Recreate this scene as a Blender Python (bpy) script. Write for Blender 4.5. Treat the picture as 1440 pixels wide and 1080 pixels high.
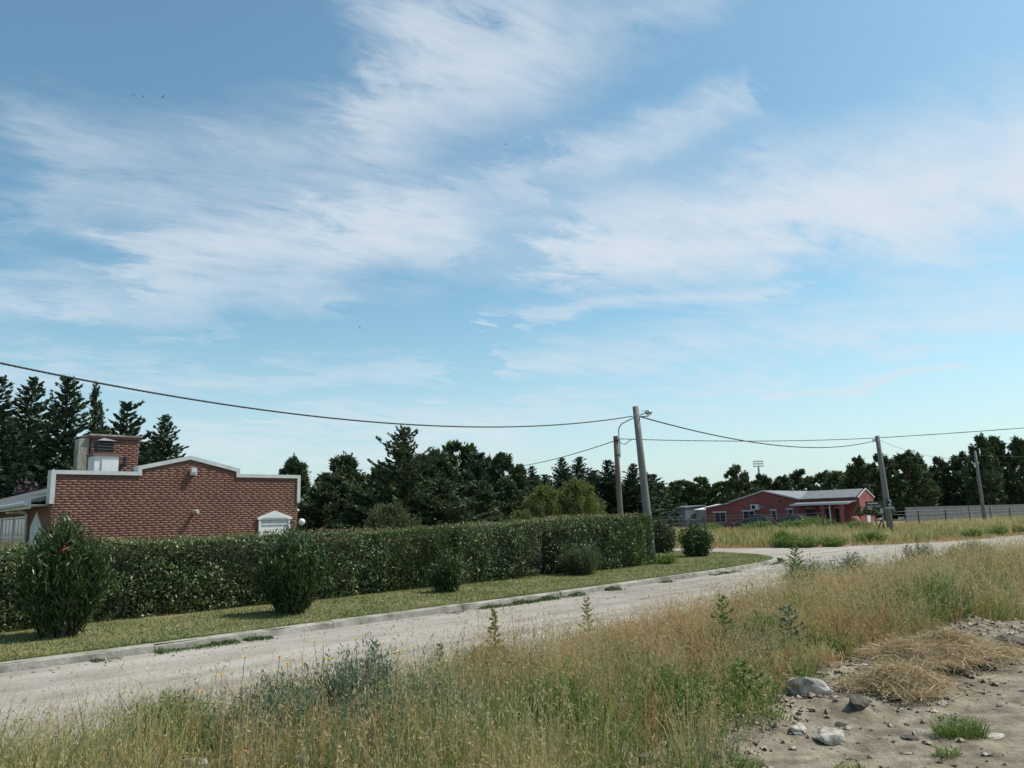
import bpy, math, random
import numpy as np

for o in list(bpy.data.objects): bpy.data.objects.remove(o)
S = bpy.context.scene
COL = S.collection
RNG = np.random.default_rng(7)
random.seed(7)
R = math.radians

# ------------------------------------------------------------------ camera
CAMH = 1.85
cd = bpy.data.cameras.new('camera'); cam = bpy.data.objects.new('camera', cd); COL.objects.link(cam)
cd.sensor_fit = 'HORIZONTAL'; cd.sensor_width = 36.0; cd.lens = 36.0 * 1081 / 1440
cd.clip_start = 0.05; cd.clip_end = 9000
from mathutils import Matrix, Vector
_p = math.atan(190 / 1081); _a = 0.028
_u0 = Vector((0, -math.sin(_p), math.cos(_p))); _f = Vector((0, math.cos(_p), math.sin(_p))); _r0 = Vector((1, 0, 0))
_r = math.cos(_a) * _r0 - math.sin(_a) * _u0; _u = math.sin(_a) * _r0 + math.cos(_a) * _u0
m = Matrix((( _r.x, _u.x, -_f.x, 0), (_r.y, _u.y, -_f.y, 0), (_r.z, _u.z, -_f.z, CAMH), (0, 0, 0, 1)))
cam.matrix_world = m
S.camera = cam

# ------------------------------------------------------------------ sun, sky, exposure
SUN_EL, SUN_AZ = R(56), R(76)          # azimuth from +Y towards +X
sl = bpy.data.lights.new('sun', 'SUN'); sl.energy = 4.5; sl.angle = R(0.53); sl.color = (1.0, 0.93, 0.82)
so = bpy.data.objects.new('sun', sl); COL.objects.link(so)
sd = Vector((math.sin(SUN_AZ) * math.cos(SUN_EL), math.cos(SUN_AZ) * math.cos(SUN_EL), math.sin(SUN_EL)))
so.rotation_euler = (-sd).to_track_quat('-Z', 'Y').to_euler()
so.location = (40, 10, 60)
S.view_settings.view_transform = 'Standard'; S.view_settings.look = 'None'
S.view_settings.exposure = 0.04; S.view_settings.gamma = 1.0
S.view_settings.use_curve_mapping = False

wd = bpy.data.worlds.new('World'); S.world = wd; wd.use_nodes = True
nt = wd.node_tree
for n_ in list(nt.nodes): nt.nodes.remove(n_)
def wn(t): return nt.nodes.new(t)
def wm(op, a, b=None, c=None, clamp=False):
    n_ = wn('ShaderNodeMath'); n_.operation = op; n_.use_clamp = clamp
    for i, v in enumerate((a, b, c)):
        if v is None: continue
        if isinstance(v, (int, float)): n_.inputs[i].default_value = v
        else: nt.links.new(v, n_.inputs[i])
    return n_.outputs[0]
sky = wn('ShaderNodeTexSky'); sky.sky_type = 'NISHITA'; sky.sun_disc = False
sky.sun_elevation = SUN_EL; sky.sun_rotation = SUN_AZ
sky.altitude = 100; sky.air_density = 1.0; sky.dust_density = 1.2; sky.ozone_density = 1.6
tc = wn('ShaderNodeTexCoord'); sx = wn('ShaderNodeSeparateXYZ'); nt.links.new(tc.outputs['Generated'], sx.inputs[0])
X, Y, Z = sx.outputs
az = wm('ARCTAN2', X, Y); el = wm('ARCSINE', Z)
zz = wm('ADD', wm('MAXIMUM', Z, 0.0), 0.12)
px_, py_ = wm('DIVIDE', X, zz), wm('DIVIDE', Y, zz)
# cirrus drawn out along one wind direction
ca, sa = math.cos(R(30)), math.sin(R(30))
pu = wm('ADD', wm('MULTIPLY', px_, ca), wm('MULTIPLY', py_, sa))
pv = wm('SUBTRACT', wm('MULTIPLY', py_, ca), wm('MULTIPLY', px_, sa))
def vec(a, b, c=0.0):
    n_ = wn('ShaderNodeCombineXYZ')
    for i, v in enumerate((a, b, c)):
        if isinstance(v, (int, float)): n_.inputs[i].default_value = v
        else: nt.links.new(v, n_.inputs[i])
    return n_.outputs[0]
def noise(v, scale, detail, rough, dist=0.0):
    n_ = wn('ShaderNodeTexNoise'); n_.inputs['Scale'].default_value = scale; n_.inputs['Detail'].default_value = detail
    n_.inputs['Roughness'].default_value = rough; n_.inputs['Distortion'].default_value = dist
    nt.links.new(v, n_.inputs['Vector']); return n_.outputs['Fac']
n1 = noise(vec(wm('MULTIPLY', pu, 0.9), wm('MULTIPLY', pv, 1.3)), 1.4, 9, 0.6, 0.5)
n2 = noise(vec(wm('MULTIPLY', pu, 0.8), wm('MULTIPLY', pv, 1.5), 4.0), 5.0, 9, 0.66, 0.4)
n3 = noise(vec(pu, pv, 9.0), 0.9, 5, 0.55, 0.3)
n4 = noise(vec(wm('MULTIPLY', pu, 0.5), wm('MULTIPLY', pv, 2.4), 2.0), 9.0, 8, 0.7, 1.2)
naz = wm('ADD', az, wm('MULTIPLY', wm('SUBTRACT', n2, 0.5), 0.30))
nel = wm('ADD', el, wm('MULTIPLY', wm('SUBTRACT', n1, 0.5), 0.13))
CAPS = [(-0.148, 0.519, 0.054, 0.59, 0.060, 1.35), (-0.067, 0.608, -0.003, 0.681, 0.070, 0.75), (0.145, 0.584, 0.275, 0.606, 0.040, 0.6),
 (-0.439, 0.316, -0.11, 0.376, 0.044, 1.3), (-0.529, 0.395, -0.187, 0.459, 0.066, 0.5), (-0.224, 0.363, 0.027, 0.427, 0.029, 0.85),
 (0.078, 0.459, 0.321, 0.499, 0.023, 0.8), (0.121, 0.356, 0.75, 0.344, 0.050, 1.8), (0.364, 0.394, 0.75, 0.383, 0.053, 0.75),
 (0.4, 0.329, 0.7, 0.296, 0.038, 0.6), (0.002, 0.259, 0.335, 0.265, 0.014, 0.9), (0.333, 0.145, 0.535, 0.15, 0.010, 1.5),
 (-0.75, 0.235, -0.527, 0.257, 0.029, 0.75), (-0.534, 0.245, -0.25, 0.292, 0.026, 0.45), (-0.457, 0.21, -0.362, 0.235, 0.009, 0.4),
 (0.263, 0.242, 0.58, 0.241, 0.014, 0.35), (-0.421, 0.099, -0.02, 0.11, 0.025, 0.5), (0.07, 0.061, 0.491, 0.075, 0.035, 0.6), (-0.65, 0.17, -0.1, 0.19, 0.018, 0.7), (0.0, 0.205, 0.65, 0.2, 0.022, 0.8), (-0.3, 0.135, 0.3, 0.125, 0.018, 0.7), (-0.65, 0.09, 0.0, 0.10, 0.03, 0.9), (0.0, 0.155, 0.34, 0.165, 0.012, 0.6)]
tot = None
for (ax, ay, bx, by, w, am) in CAPS:
    dx, dy = bx - ax, by - ay; L2 = dx * dx + dy * dy
    qx, qy = wm('SUBTRACT', naz, ax), wm('SUBTRACT', nel, ay)
    k = wm('ADD', wm('MULTIPLY', qx, dx / L2), wm('MULTIPLY', qy, dy / L2), clamp=True)
    ex, ey = wm('SUBTRACT', qx, wm('MULTIPLY', k, dx)), wm('SUBTRACT', qy, wm('MULTIPLY', k, dy))
    d2 = wm('ADD', wm('MULTIPLY', ex, ex), wm('MULTIPLY', ey, ey))
    g = wm('MULTIPLY', wm('EXPONENT', wm('MULTIPLY', d2, -1.05 / (w * w))), am)
    tot = g if tot is None else wm('ADD', tot, g)
gen = wm('MULTIPLY', wm('SUBTRACT', n3, 0.46, clamp=True), 1.3)          # thin cirrus everywhere
tex = wm('ADD', wm('ADD', wm('MULTIPLY', n1, 1.0), wm('MULTIPLY', n2, 1.1)), wm('MULTIPLY', n4, 0.5))
dens = wm('MULTIPLY', wm('ADD', wm('MULTIPLY', tot, 0.95), gen), wm('MULTIPLY', wm('SUBTRACT', tex, 0.90, clamp=True), 2.0))
dens = wm('MAXIMUM', wm('SUBTRACT', dens, 0.03), 0.0)
dens = wm('MULTIPLY', wm('DIVIDE', dens, wm('ADD', dens, 0.95)), 1.25)
veil = wm('MULTIPLY', wm('EXPONENT', wm('MULTIPLY', wm('MULTIPLY', el, el), -1.0 / 0.16 ** 2)), 0.58)      # pale haze towards the horizon, all round
dens = wm('MAXIMUM', dens, veil)
dens = wm('ADD', dens, wm('MULTIPLY', wm('MULTIPLY', veil, wm('SUBTRACT', n1, 0.4)), 0.5))
mix = wn('ShaderNodeMix'); mix.data_type = 'RGBA'
nt.links.new(dens, mix.inputs['Factor'])
hs = wn('ShaderNodeMix'); hs.data_type = 'RGBA'; hs.blend_type = 'MULTIPLY'; hs.inputs['Factor'].default_value = 1.0
hs.inputs['B'].default_value = (0.90, 1.19, 1.09, 1)
nt.links.new(sky.outputs[0], hs.inputs['A'])
nt.links.new(hs.outputs['Result'], mix.inputs['A'])
mix.inputs['B'].default_value = (5.2, 5.7, 6.2, 1)
bg = wn('ShaderNodeBackground'); bg.inputs['Strength'].default_value = 0.134
wo = wn('ShaderNodeOutputWorld')
nt.links.new(mix.outputs['Result'], bg.inputs['Color']); nt.links.new(bg.outputs[0], wo.inputs[0])

# ------------------------------------------------------------------ frame of the street: s along it, t across it
AZ = R(45.5); DX, DY = math.sin(AZ), math.cos(AZ)
def W(s, t, z=0.0): return (s * DX - t * DY, s * DY + t * DX, z)
def WN(s, t): return s * DX - t * DY, s * DY + t * DX
def ST(x, y): return x * DX + y * DY, -x * DY + y * DX

# ------------------------------------------------------------------ helpers
def tag(o, label=None, cat=None, group=None, kind=None):
    if label: o['label'] = label
    if cat: o['category'] = cat
    if group: o['group'] = group
    if kind: o['kind'] = kind
    return o
def link(name, data, parent=None, mat=None):
    o = bpy.data.objects.new(name, data); COL.objects.link(o)
    if parent: o.parent = parent
    if mat and data is not None and not data.materials: data.materials.append(mat)
    return o
def empty(name, loc, rz=0.0):
    o = bpy.data.objects.new(name, None); COL.objects.link(o); o.location = loc; o.rotation_euler = (0, 0, rz)
    o.empty_display_size = 0.3
    return o
def copy_tree(o, parent=None):
    c = o.copy(); COL.objects.link(c); c.parent = parent
    for ch in list(o.children): copy_tree(ch, c)
    return c

class NM:
    """numpy mesh collector"""
    def __init__(s): s.v = []; s.f = {}; s.n = 0
    def add(s, v, *faces):
        v = np.asarray(v, dtype=np.float32).reshape(-1, 3)
        for f in faces:
            f = np.asarray(f, dtype=np.int64)
            if f.size: s.f.setdefault(f.shape[1], []).append(f + s.n)
        s.v.append(v); s.n += len(v); return s
    def mesh(s, name, smooth=False):
        me = bpy.data.meshes.new(name); v = np.concatenate(s.v)
        me.vertices.add(len(v)); me.vertices.foreach_set('co', v.ravel())
        li, tot_ = [], []
        for k, fl in s.f.items():
            fa = np.concatenate(fl); li.append(fa.ravel()); tot_.append(np.full(len(fa), k))
        li = np.concatenate(li).astype(np.int32); tot_ = np.concatenate(tot_).astype(np.int32)
        me.loops.add(len(li)); me.loops.foreach_set('vertex_index', li)
        me.polygons.add(len(tot_)); me.polygons.foreach_set('loop_start', (np.cumsum(tot_) - tot_).astype(np.int32))
        if smooth: me.polygons.foreach_set('use_smooth', np.ones(len(tot_), dtype=bool))
        me.update(calc_edges=True); return me
    def build(s, name, mat, parent=None, smooth=False):
        return link(name, s.mesh(name, smooth), parent, mat)

class MB:
    """hand-built solids"""
    def __init__(s): s.v = []; s.f = []
    def _a(s, vs, fs):
        b = len(s.v); s.v += [tuple(v) for v in vs]; s.f += [tuple(i + b for i in f) for f in fs]; return s
    def box(s, x0, x1, y0, y1, z0, z1):
        return s._a([(x0, y0, z0), (x1, y0, z0), (x1, y1, z0), (x0, y1, z0), (x0, y0, z1), (x1, y0, z1), (x1, y1, z1), (x0, y1, z1)],
                    [(3, 2, 1, 0), (4, 5, 6, 7), (0, 1, 5, 4), (1, 2, 6, 5), (2, 3, 7, 6), (3, 0, 4, 7)])
    def prism(s, poly, a0, a1, axis='y'):
        k = len(poly)
        def P(u, w, a): return (u, a, w) if axis == 'y' else ((a, u, w) if axis == 'x' else (u, w, a))
        vs = [P(u, w, a0) for u, w in poly] + [P(u, w, a1) for u, w in poly]
        fs = [tuple(range(k)), tuple(range(2 * k - 1, k - 1, -1))]
        fs += [(i, i + k, (i + 1) % k + k, (i + 1) % k) for i in range(k)]
        return s._a(vs, fs)
    def band(s, outer, inner, a0, a1):
        k = len(outer); vs = [(u, a, w) for a in (a0, a1) for pl in (outer, inner) for u, w in pl]
        fs = []
        for i in range(k - 1):
            fs += [(i, i + 1, k + i + 1, k + i), (2 * k + i, 3 * k + i, 3 * k + i + 1, 2 * k + i + 1),
                   (i, 2 * k + i, 2 * k + i + 1, i + 1), (k + i, k + i + 1, 3 * k + i + 1, 3 * k + i)]
        fs += [(0, k, 3 * k, 2 * k), (k - 1, 3 * k - 1, 4 * k - 1, 2 * k - 1)]
        return s._a(vs, fs)
    def tube(s, pts, rad, n=8, cap=True):
        pts = [Vector(p) for p in pts]; k = len(pts)
        if isinstance(rad, (int, float)): rad = [rad] * k
        vs = []
        for i, p in enumerate(pts):
            t = (pts[min(i + 1, k - 1)] - pts[max(i - 1, 0)]).normalized()
            a = t.cross(Vector((0, 0, 1)) if abs(t.z) < 0.9 else Vector((1, 0, 0))).normalized(); b = t.cross(a)
            if i and a.dot(pa) < 0: a, b = -a, -b
            pa = a
            for j in range(n):
                q = 2 * math.pi * j / n; vs.append(p + rad[i] * (math.cos(q) * a + math.sin(q) * b))
        fs = [(i * n + j, i * n + (j + 1) % n, (i + 1) * n + (j + 1) % n, (i + 1) * n + j) for i in range(k - 1) for j in range(n)]
        if cap: fs += [tuple(range(n))[::-1], tuple(range((k - 1) * n, k * n))]
        return s._a(vs, fs)
    def lathe(s, prof, c=(0, 0, 0), n=16):
        vs = [(c[0] + r * math.cos(2 * math.pi * j / n), c[1] + r * math.sin(2 * math.pi * j / n), c[2] + z) for r, z in prof for j in range(n)]
        k = len(prof)
        fs = [(i * n + j, i * n + (j + 1) % n, (i + 1) * n + (j + 1) % n, (i + 1) * n + j) for i in range(k - 1) for j in range(n)]
        fs += [tuple(range(n))[::-1], tuple(range((k - 1) * n, k * n))]
        return s._a(vs, fs)
    def mesh(s, name, smooth=False):
        import bmesh
        me = bpy.data.meshes.new(name); me.from_pydata([tuple(v) for v in s.v], [], s.f)
        bm = bmesh.new(); bm.from_mesh(me); bmesh.ops.recalc_face_normals(bm, faces=bm.faces); bm.to_mesh(me); bm.free()
        if smooth: me.polygons.foreach_set('use_smooth', [True] * len(me.polygons))
        me.update(); return me
    def build(s, name, mat, parent=None, smooth=False):
        return link(name, s.mesh(name, smooth), parent, mat)

_T = RNG.random((256, 256))
def vn(x, y, sc=1.0, ox=0.0):
    x = np.asarray(x, float) / sc + ox + 500; y = np.asarray(y, float) / sc + ox * 1.7 + 500
    i = np.floor(x).astype(int); j = np.floor(y).astype(int); u = x - i; v = y - j
    u = u * u * (3 - 2 * u); v = v * v * (3 - 2 * v)
    i0, i1, j0, j1 = i % 256, (i + 1) % 256, j % 256, (j + 1) % 256
    return (_T[i0, j0] * (1 - u) + _T[i1, j0] * u) * (1 - v) + (_T[i0, j1] * (1 - u) + _T[i1, j1] * u) * v
def fbm(x, y, sc, ox=0.0):
    return 0.55 * vn(x, y, sc, ox) + 0.3 * vn(x, y, sc / 2.1, ox + 3.3) + 0.15 * vn(x, y, sc / 4.3, ox + 7.1)
def sstep(a, b, x):
    k = np.clip((np.asarray(x, float) - a) / (b - a), 0, 1); return k * k * (3 - 2 * k)
def unit(v): return v / np.maximum(np.linalg.norm(v, axis=-1, keepdims=True), 1e-9)
def rdir(n, rng=RNG): return unit(rng.normal(size=(n, 3)))

def cards(nm, P, A, B, pinch=0.0):
    """diamond leaf: centre P, half length A, half width B"""
    P, A, B = (np.asarray(q, float) for q in (P, A, B)); n = len(P)
    C = P + A * pinch
    v = np.stack([P - A, C + B, P + A, C - B], 1).reshape(-1, 3)
    nm.add(v, np.arange(n * 4).reshape(n, 4))
def leaves(nm, P, axis, L, Wd, rng=RNG, flat=0.0, pinch=-0.1):
    """leaves at P along axis (n,3) of half length L, half width Wd"""
    n = len(P); axis = unit(axis)
    r = rdir(n, rng)
    if flat: r = unit(r + np.array([0, 0, flat]))
    b = unit(np.cross(axis, r))
    cards(nm, P, axis * np.reshape(L, (-1, 1)), b * np.reshape(Wd, (-1, 1)), pinch)
def blades(nm, P, h, w, ang, bend, tilt=None):
    """grass blades of one quad and one tip triangle"""
    n = len(P); P = np.asarray(P, float)
    lean = np.stack([np.cos(ang), np.sin(ang), np.zeros(n)], 1); side = np.stack([-np.sin(ang + 0.9), np.cos(ang + 0.9), np.zeros(n)], 1)
    h_ = h[:, None]; up = np.array([0, 0, 1.0])
    m_ = P + up * h_ * 0.55 + lean * h_ * bend[:, None] * 0.35; t_ = P + up * h_ * (1 - 0.35 * bend[:, None] ** 2) + lean * h_ * bend[:, None]
    w_ = w[:, None] * side
    v = np.stack([P - w_, P + w_, m_ + w_ * 0.75, m_ - w_ * 0.75, t_], 1).reshape(-1, 3)
    b = np.arange(n)[:, None] * 5
    nm.add(v, b + np.array([[0, 1, 2, 3]]), b + np.array([[3, 2, 4]]))
    return m_, t_

# ------------------------------------------------------------------ materials
def new_mat(name):
    m_ = bpy.data.materials.new(name); m_.use_nodes = True; t = m_.node_tree
    return m_, t, t.nodes['Principled BSDF'], t.nodes['Material Output']
def lk(t, a, b): t.links.new(a, b)
def ramp(t, fac, stops):
    r = t.nodes.new('ShaderNodeValToRGB'); e = r.color_ramp.elements
    while len(e) > 1: e.remove(e[-1])
    e[0].position = stops[0][0]; e[0].color = (*stops[0][1], 1)
    for p, c in stops[1:]:
        q = e.new(p); q.color = (*c, 1)
    lk(t, fac, r.inputs[0]); return r.outputs[0]
def tnoise(t, scale, detail=6, rough=0.6, stretch=None, obj=True):
    n_ = t.nodes.new('ShaderNodeTexNoise'); n_.inputs['Scale'].default_value = scale; n_.inputs['Detail'].default_value = detail; n_.inputs['Roughness'].default_value = rough
    if obj:
        c = t.nodes.new('ShaderNodeTexCoord').outputs['Object']
    else:
        c = t.nodes.new('ShaderNodeNewGeometry').outputs['Position']
    if stretch:
        mp = t.nodes.new('ShaderNodeMapping'); mp.inputs['Scale'].default_value = stretch; lk(t, c, mp.inputs[0]); c = mp.outputs[0]
    lk(t, c, n_.inputs['Vector']); return n_.outputs['Fac']
def tmath(t, op, a, b):
    n_ = t.nodes.new('ShaderNodeMath'); n_.operation = op
    for i, v in enumerate((a, b)):
        if isinstance(v, (int, float)): n_.inputs[i].default_value = v
        else: lk(t, v, n_.inputs[i])
    return n_.outputs[0]
def surf(name, stops, scale=4.0, rough=0.8, bump=0.0, bscale=None, stretch=None, detail=7, metal=0.0, obj=True, spec=0.4):
    m_, t, p, o = new_mat(name)
    f = tnoise(t, scale, detail, 0.62, stretch, obj)
    lk(t, ramp(t, f, stops), p.inputs['Base Color'])
    p.inputs['Roughness'].default_value = rough; p.inputs['Metallic'].default_value = metal; p.inputs['Specular IOR Level'].default_value = spec
    if bump:
        b = t.nodes.new('ShaderNodeBump'); b.inputs['Strength'].default_value = bump; b.inputs['Distance'].default_value = 0.02 if name != 'dry soil' else 0.06
        lk(t, tnoise(t, bscale or scale * 6, 8, 0.65, None, obj), b.inputs['Height']); lk(t, b.outputs[0], p.inputs['Normal'])
    return m_
def foliage(name, stops, rough=0.5, trans=0.3, patch=0.0, pscale=0.5, spec=0.4):
    """colour differs from leaf to leaf and, with patch, from plant patch to plant patch"""
    m_, t, p, o = new_mat(name)
    g = t.nodes.new('ShaderNodeNewGeometry'); f = g.outputs['Random Per Island']
    if patch:
        nz = t.nodes.new('ShaderNodeTexNoise'); nz.inputs['Scale'].default_value = pscale; nz.inputs['Detail'].default_value = 4
        lk(t, g.outputs['Position'], nz.inputs['Vector'])
        q = tmath(t, 'MULTIPLY', tmath(t, 'SUBTRACT', nz.outputs['Fac'], 0.5), 2.6 * patch)
        f = tmath(t, 'ADD', tmath(t, 'ADD', tmath(t, 'MULTIPLY', f, 1 - patch), q), 0.5 * patch)
    c = ramp(t, f, stops); lk(t, c, p.inputs['Base Color'])
    p.inputs['Roughness'].default_value = rough; p.inputs['Specular IOR Level'].default_value = spec
    tr = t.nodes.new('ShaderNodeBsdfTranslucent'); lk(t, c, tr.inputs['Color'])
    mx = t.nodes.new('ShaderNodeMixShader'); mx.inputs[0].default_value = trans
    lk(t, p.outputs[0], mx.inputs[1]); lk(t, tr.outputs[0], mx.inputs[2]); lk(t, mx.outputs[0], o.inputs['Surface'])
    return m_
def plain(name, col, rough=0.6, var=0.12, scale=6.0, metal=0.0, bump=0.1):
    a = tuple(max(0, c * (1 - var)) for c in col); b = tuple(min(1, c * (1 + var)) for c in col)
    return surf(name, [(0.3, a), (0.7, b)], scale, rough, bump, metal=metal)

m_soil = surf('dry soil', [(0.32, (0.105, 0.084, 0.058)), (0.48, (0.215, 0.178, 0.128)), (0.66, (0.34, 0.29, 0.22))], 3.4, 0.95, 1.0, 9, obj=False)
def road_mat():
    m_, t, p, o = new_mat('pale dirt road'); g = t.nodes.new('ShaderNodeNewGeometry').outputs['Position']
    m1 = t.nodes.new('ShaderNodeMapping'); m1.inputs['Rotation'].default_value = (0, 0, -R(44.5)); lk(t, g, m1.inputs[0])
    m2 = t.nodes.new('ShaderNodeMapping'); m2.inputs['Scale'].default_value = (0.07, 1.0, 1.0); lk(t, m1.outputs[0], m2.inputs[0])
    def nz(v, sc, det):
        n_ = t.nodes.new('ShaderNodeTexNoise'); n_.inputs['Scale'].default_value = sc; n_.inputs['Detail'].default_value = det; n_.inputs['Roughness'].default_value = 0.65; lk(t, v, n_.inputs['Vector']); return n_.outputs['Fac']
    f = tmath(t, 'ADD', tmath(t, 'MULTIPLY', nz(m2.outputs[0], 1.3, 6), 0.55), tmath(t, 'ADD', tmath(t, 'MULTIPLY', nz(g, 1.1, 8), 0.3), tmath(t, 'MULTIPLY', nz(g, 14, 5), 0.15)))
    lk(t, ramp(t, f, [(0.38, (0.185, 0.157, 0.13)), (0.48, (0.292, 0.256, 0.218)), (0.59, (0.385, 0.348, 0.305))]), p.inputs['Base Color']); p.inputs['Roughness'].default_value = 0.95
    b_ = t.nodes.new('ShaderNodeBump'); b_.inputs['Strength'].default_value = 1.0; b_.inputs['Distance'].default_value = 0.035
    lk(t, tmath(t, 'ADD', nz(g, 7, 9), tmath(t, 'MULTIPLY', nz(m2.outputs[0], 4, 4), 1.2)), b_.inputs['Height']); lk(t, b_.outputs[0], p.inputs['Normal']); return m_
m_road = road_mat()
m_conc = surf('weathered concrete', [(0.34, (0.15, 0.137, 0.115)), (0.48, (0.275, 0.255, 0.22)), (0.64, (0.40, 0.375, 0.335))], 1.9, 0.95, 0.9, 16, obj=False)
m_pole = surf('pole concrete', [(0.3, (0.14, 0.135, 0.12)), (0.7, (0.23, 0.222, 0.205))], 2.0, 0.9, 0.3, 25, stretch=(3, 3, 0.4))
m_wood = surf('old wooden pole', [(0.3, (0.11, 0.085, 0.065)), (0.7, (0.21, 0.17, 0.135))], 3.0, 0.9, 0.5, 20, stretch=(6, 6, 0.5))
m_lawnsoil = surf('lawn soil', [(0.3, (0.10, 0.105, 0.04)), (0.55, (0.17, 0.16, 0.07)), (0.75, (0.27, 0.22, 0.12))], 0.9, 0.95, 0.8, 30, obj=False)
m_white = plain('white paint', (0.66, 0.67, 0.67), 0.6, 0.10, 5)
m_trim = plain('pale grey trim', (0.50, 0.52, 0.53), 0.7, 0.14, 4)
m_roofm = surf('pale metal roof', [(0.3, (0.15, 0.16, 0.165)), (0.7, (0.225, 0.235, 0.24))], 1.5, 0.55, 0.1, spec=0.4)
m_black = plain('black metal', (0.018, 0.018, 0.02), 0.5, 0.2)
m_cable = plain('black cable', (0.012, 0.013, 0.016), 0.6, 0.2)
m_galv = plain('galvanised steel', (0.36, 0.37, 0.38), 0.45, 0.15, 9, 0.5)
m_mortar = surf('mortar', [(0.3, (0.12, 0.062, 0.048)), (0.7, (0.17, 0.09, 0.07))], 6, 0.95, 0.3)
m_bark = surf('bark', [(0.3, (0.055, 0.042, 0.032)), (0.7, (0.13, 0.10, 0.075))], 5, 0.95, 0.6, 20, stretch=(3, 3, 0.6))
def brick_mat():
    m_, t, p, o = new_mat('red brick')
    g = t.nodes.new('ShaderNodeNewGeometry'); oi = t.nodes.new('ShaderNodeObjectInfo')
    f = tmath(t, 'FRACT', tmath(t, 'ADD', g.outputs['Random Per Island'], oi.outputs['Random']), 0.0)
    nz = t.nodes.new('ShaderNodeTexNoise'); nz.inputs['Scale'].default_value = 1.1; nz.inputs['Detail'].default_value = 5
    lk(t, g.outputs['Position'], nz.inputs['Vector'])
    f = tmath(t, 'ADD', tmath(t, 'MULTIPLY', f, 0.28), tmath(t, 'MULTIPLY', nz.outputs['Fac'], 0.72))
    c = ramp(t, f, [(0.2, (0.142, 0.072, 0.054)), (0.45, (0.183, 0.093, 0.069)), (0.7, (0.22, 0.116, 0.087)), (0.9, (0.252, 0.142, 0.108))])
    lk(t, c, p.inputs['Base Color']); p.inputs['Roughness'].default_value = 0.9
    n2_ = t.nodes.new('ShaderNodeTexNoise'); n2_.inputs['Scale'].default_value = 60; lk(t, g.outputs['Position'], n2_.inputs['Vector'])
    b = t.nodes.new('ShaderNodeBump'); b.inputs['Strength'].default_value = 0.35; b.inputs['Distance'].default_value = 0.01
    lk(t, n2_.outputs['Fac'], b.inputs['Height']); lk(t, b.outputs[0], p.inputs['Normal'])
    return m_
m_brick = brick_mat()
def glass(name, col=(0.03, 0.04, 0.045)):
    m_, t, p, o = new_mat(name); p.inputs['Base Color'].default_value = (*col, 1); p.inputs['Roughness'].default_value = 0.08
    p.inputs['Specular IOR Level'].default_value = 0.7
    nz = tnoise(t, 1.5, 2); b = t.nodes.new('ShaderNodeBump'); b.inputs['Strength'].default_value = 0.05; lk(t, nz, b.inputs['Height']); lk(t, b.outputs[0], p.inputs['Normal'])
    return m_
m_glass = glass('window glass')
# leaves
f_spruce = foliage('spruce needles', [(0, (0.019, 0.036, 0.020)), (0.5, (0.042, 0.074, 0.036)), (1, (0.082, 0.126, 0.062))], 0.6, 0.12)
f_cyp = foliage('cypress needles', [(0, (0.030, 0.051, 0.024)), (0.5, (0.064, 0.101, 0.043)), (0.9, (0.116, 0.154, 0.067)), (1, (0.188, 0.154, 0.083))], 0.6, 0.12)
f_pine = foliage('pine needles', [(0, (0.029, 0.051, 0.020)), (0.5, (0.060, 0.094, 0.035)), (1, (0.117, 0.154, 0.058))], 0.6, 0.15)
f_broad = foliage('broad leaves', [(0, (0.030, 0.060, 0.017)), (0.5, (0.060, 0.102, 0.031)), (1, (0.120, 0.168, 0.055))], 0.5, 0.25)
f_willow = foliage('willow leaves', [(0, (0.068, 0.102, 0.024)), (0.5, (0.128, 0.166, 0.043)), (1, (0.230, 0.238, 0.085))], 0.5, 0.38)
f_hedge = foliage('hedge leaves', [(0, (0.044, 0.078, 0.025)), (0.4, (0.083, 0.127, 0.043)), (0.7, (0.150, 0.203, 0.083)), (0.9, (0.256, 0.300, 0.152)), (1, (0.360, 0.390, 0.228))], 0.45, 0.15, spec=0.4)
f_hedge2 = foliage('green hedge leaves', [(0, (0.026, 0.055, 0.012)), (0.5, (0.060, 0.109, 0.026)), (0.85, (0.108, 0.172, 0.040)), (1, (0.204, 0.241, 0.075))], 0.45, 0.25)
f_shoot = foliage('hedge top shoots', [(0, (0.09, 0.12, 0.035)), (0.5, (0.18, 0.19, 0.07)), (0.85, (0.29, 0.25, 0.12)), (1, (0.36, 0.24, 0.14))], 0.5, 0.3)
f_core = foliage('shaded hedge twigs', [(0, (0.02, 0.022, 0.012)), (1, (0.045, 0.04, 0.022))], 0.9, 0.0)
f_olean = foliage('oleander leaves', [(0, (0.014, 0.034, 0.008)), (0.5, (0.034, 0.072, 0.015)), (0.88, (0.072, 0.125, 0.030)), (1, (0.166, 0.197, 0.075))], 0.45, 0.12)
f_grey = foliage('grey green needles', [(0, (0.045, 0.075, 0.026)), (0.5, (0.085, 0.125, 0.045)), (0.85, (0.13, 0.155, 0.07)), (1, (0.16, 0.125, 0.075))], 0.7, 0.25)
f_red = foliage('reddish leaves', [(0, (0.03, 0.05, 0.018)), (0.55, (0.065, 0.085, 0.032)), (0.85, (0.115, 0.115, 0.05)), (1, (0.20, 0.12, 0.085))], 0.5, 0.25)
f_flower = foliage('red petals', [(0, (0.45, 0.03, 0.04)), (1, (0.6, 0.06, 0.08))], 0.5, 0.3)
f_purple = foliage('purple leaves', [(0, (0.03, 0.018, 0.024)), (1, (0.075, 0.045, 0.055))], 0.6, 0.15)
f_straw = foliage('dry weed stalks', [(0.0, (0.42, 0.255, 0.115)), (0.25, (0.54, 0.39, 0.20)), (0.5, (0.47, 0.385, 0.175)), (0.75, (0.65, 0.54, 0.34)), (1, (0.38, 0.365, 0.145))], 0.7, 0.42, 0.5, 0.9)
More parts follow.
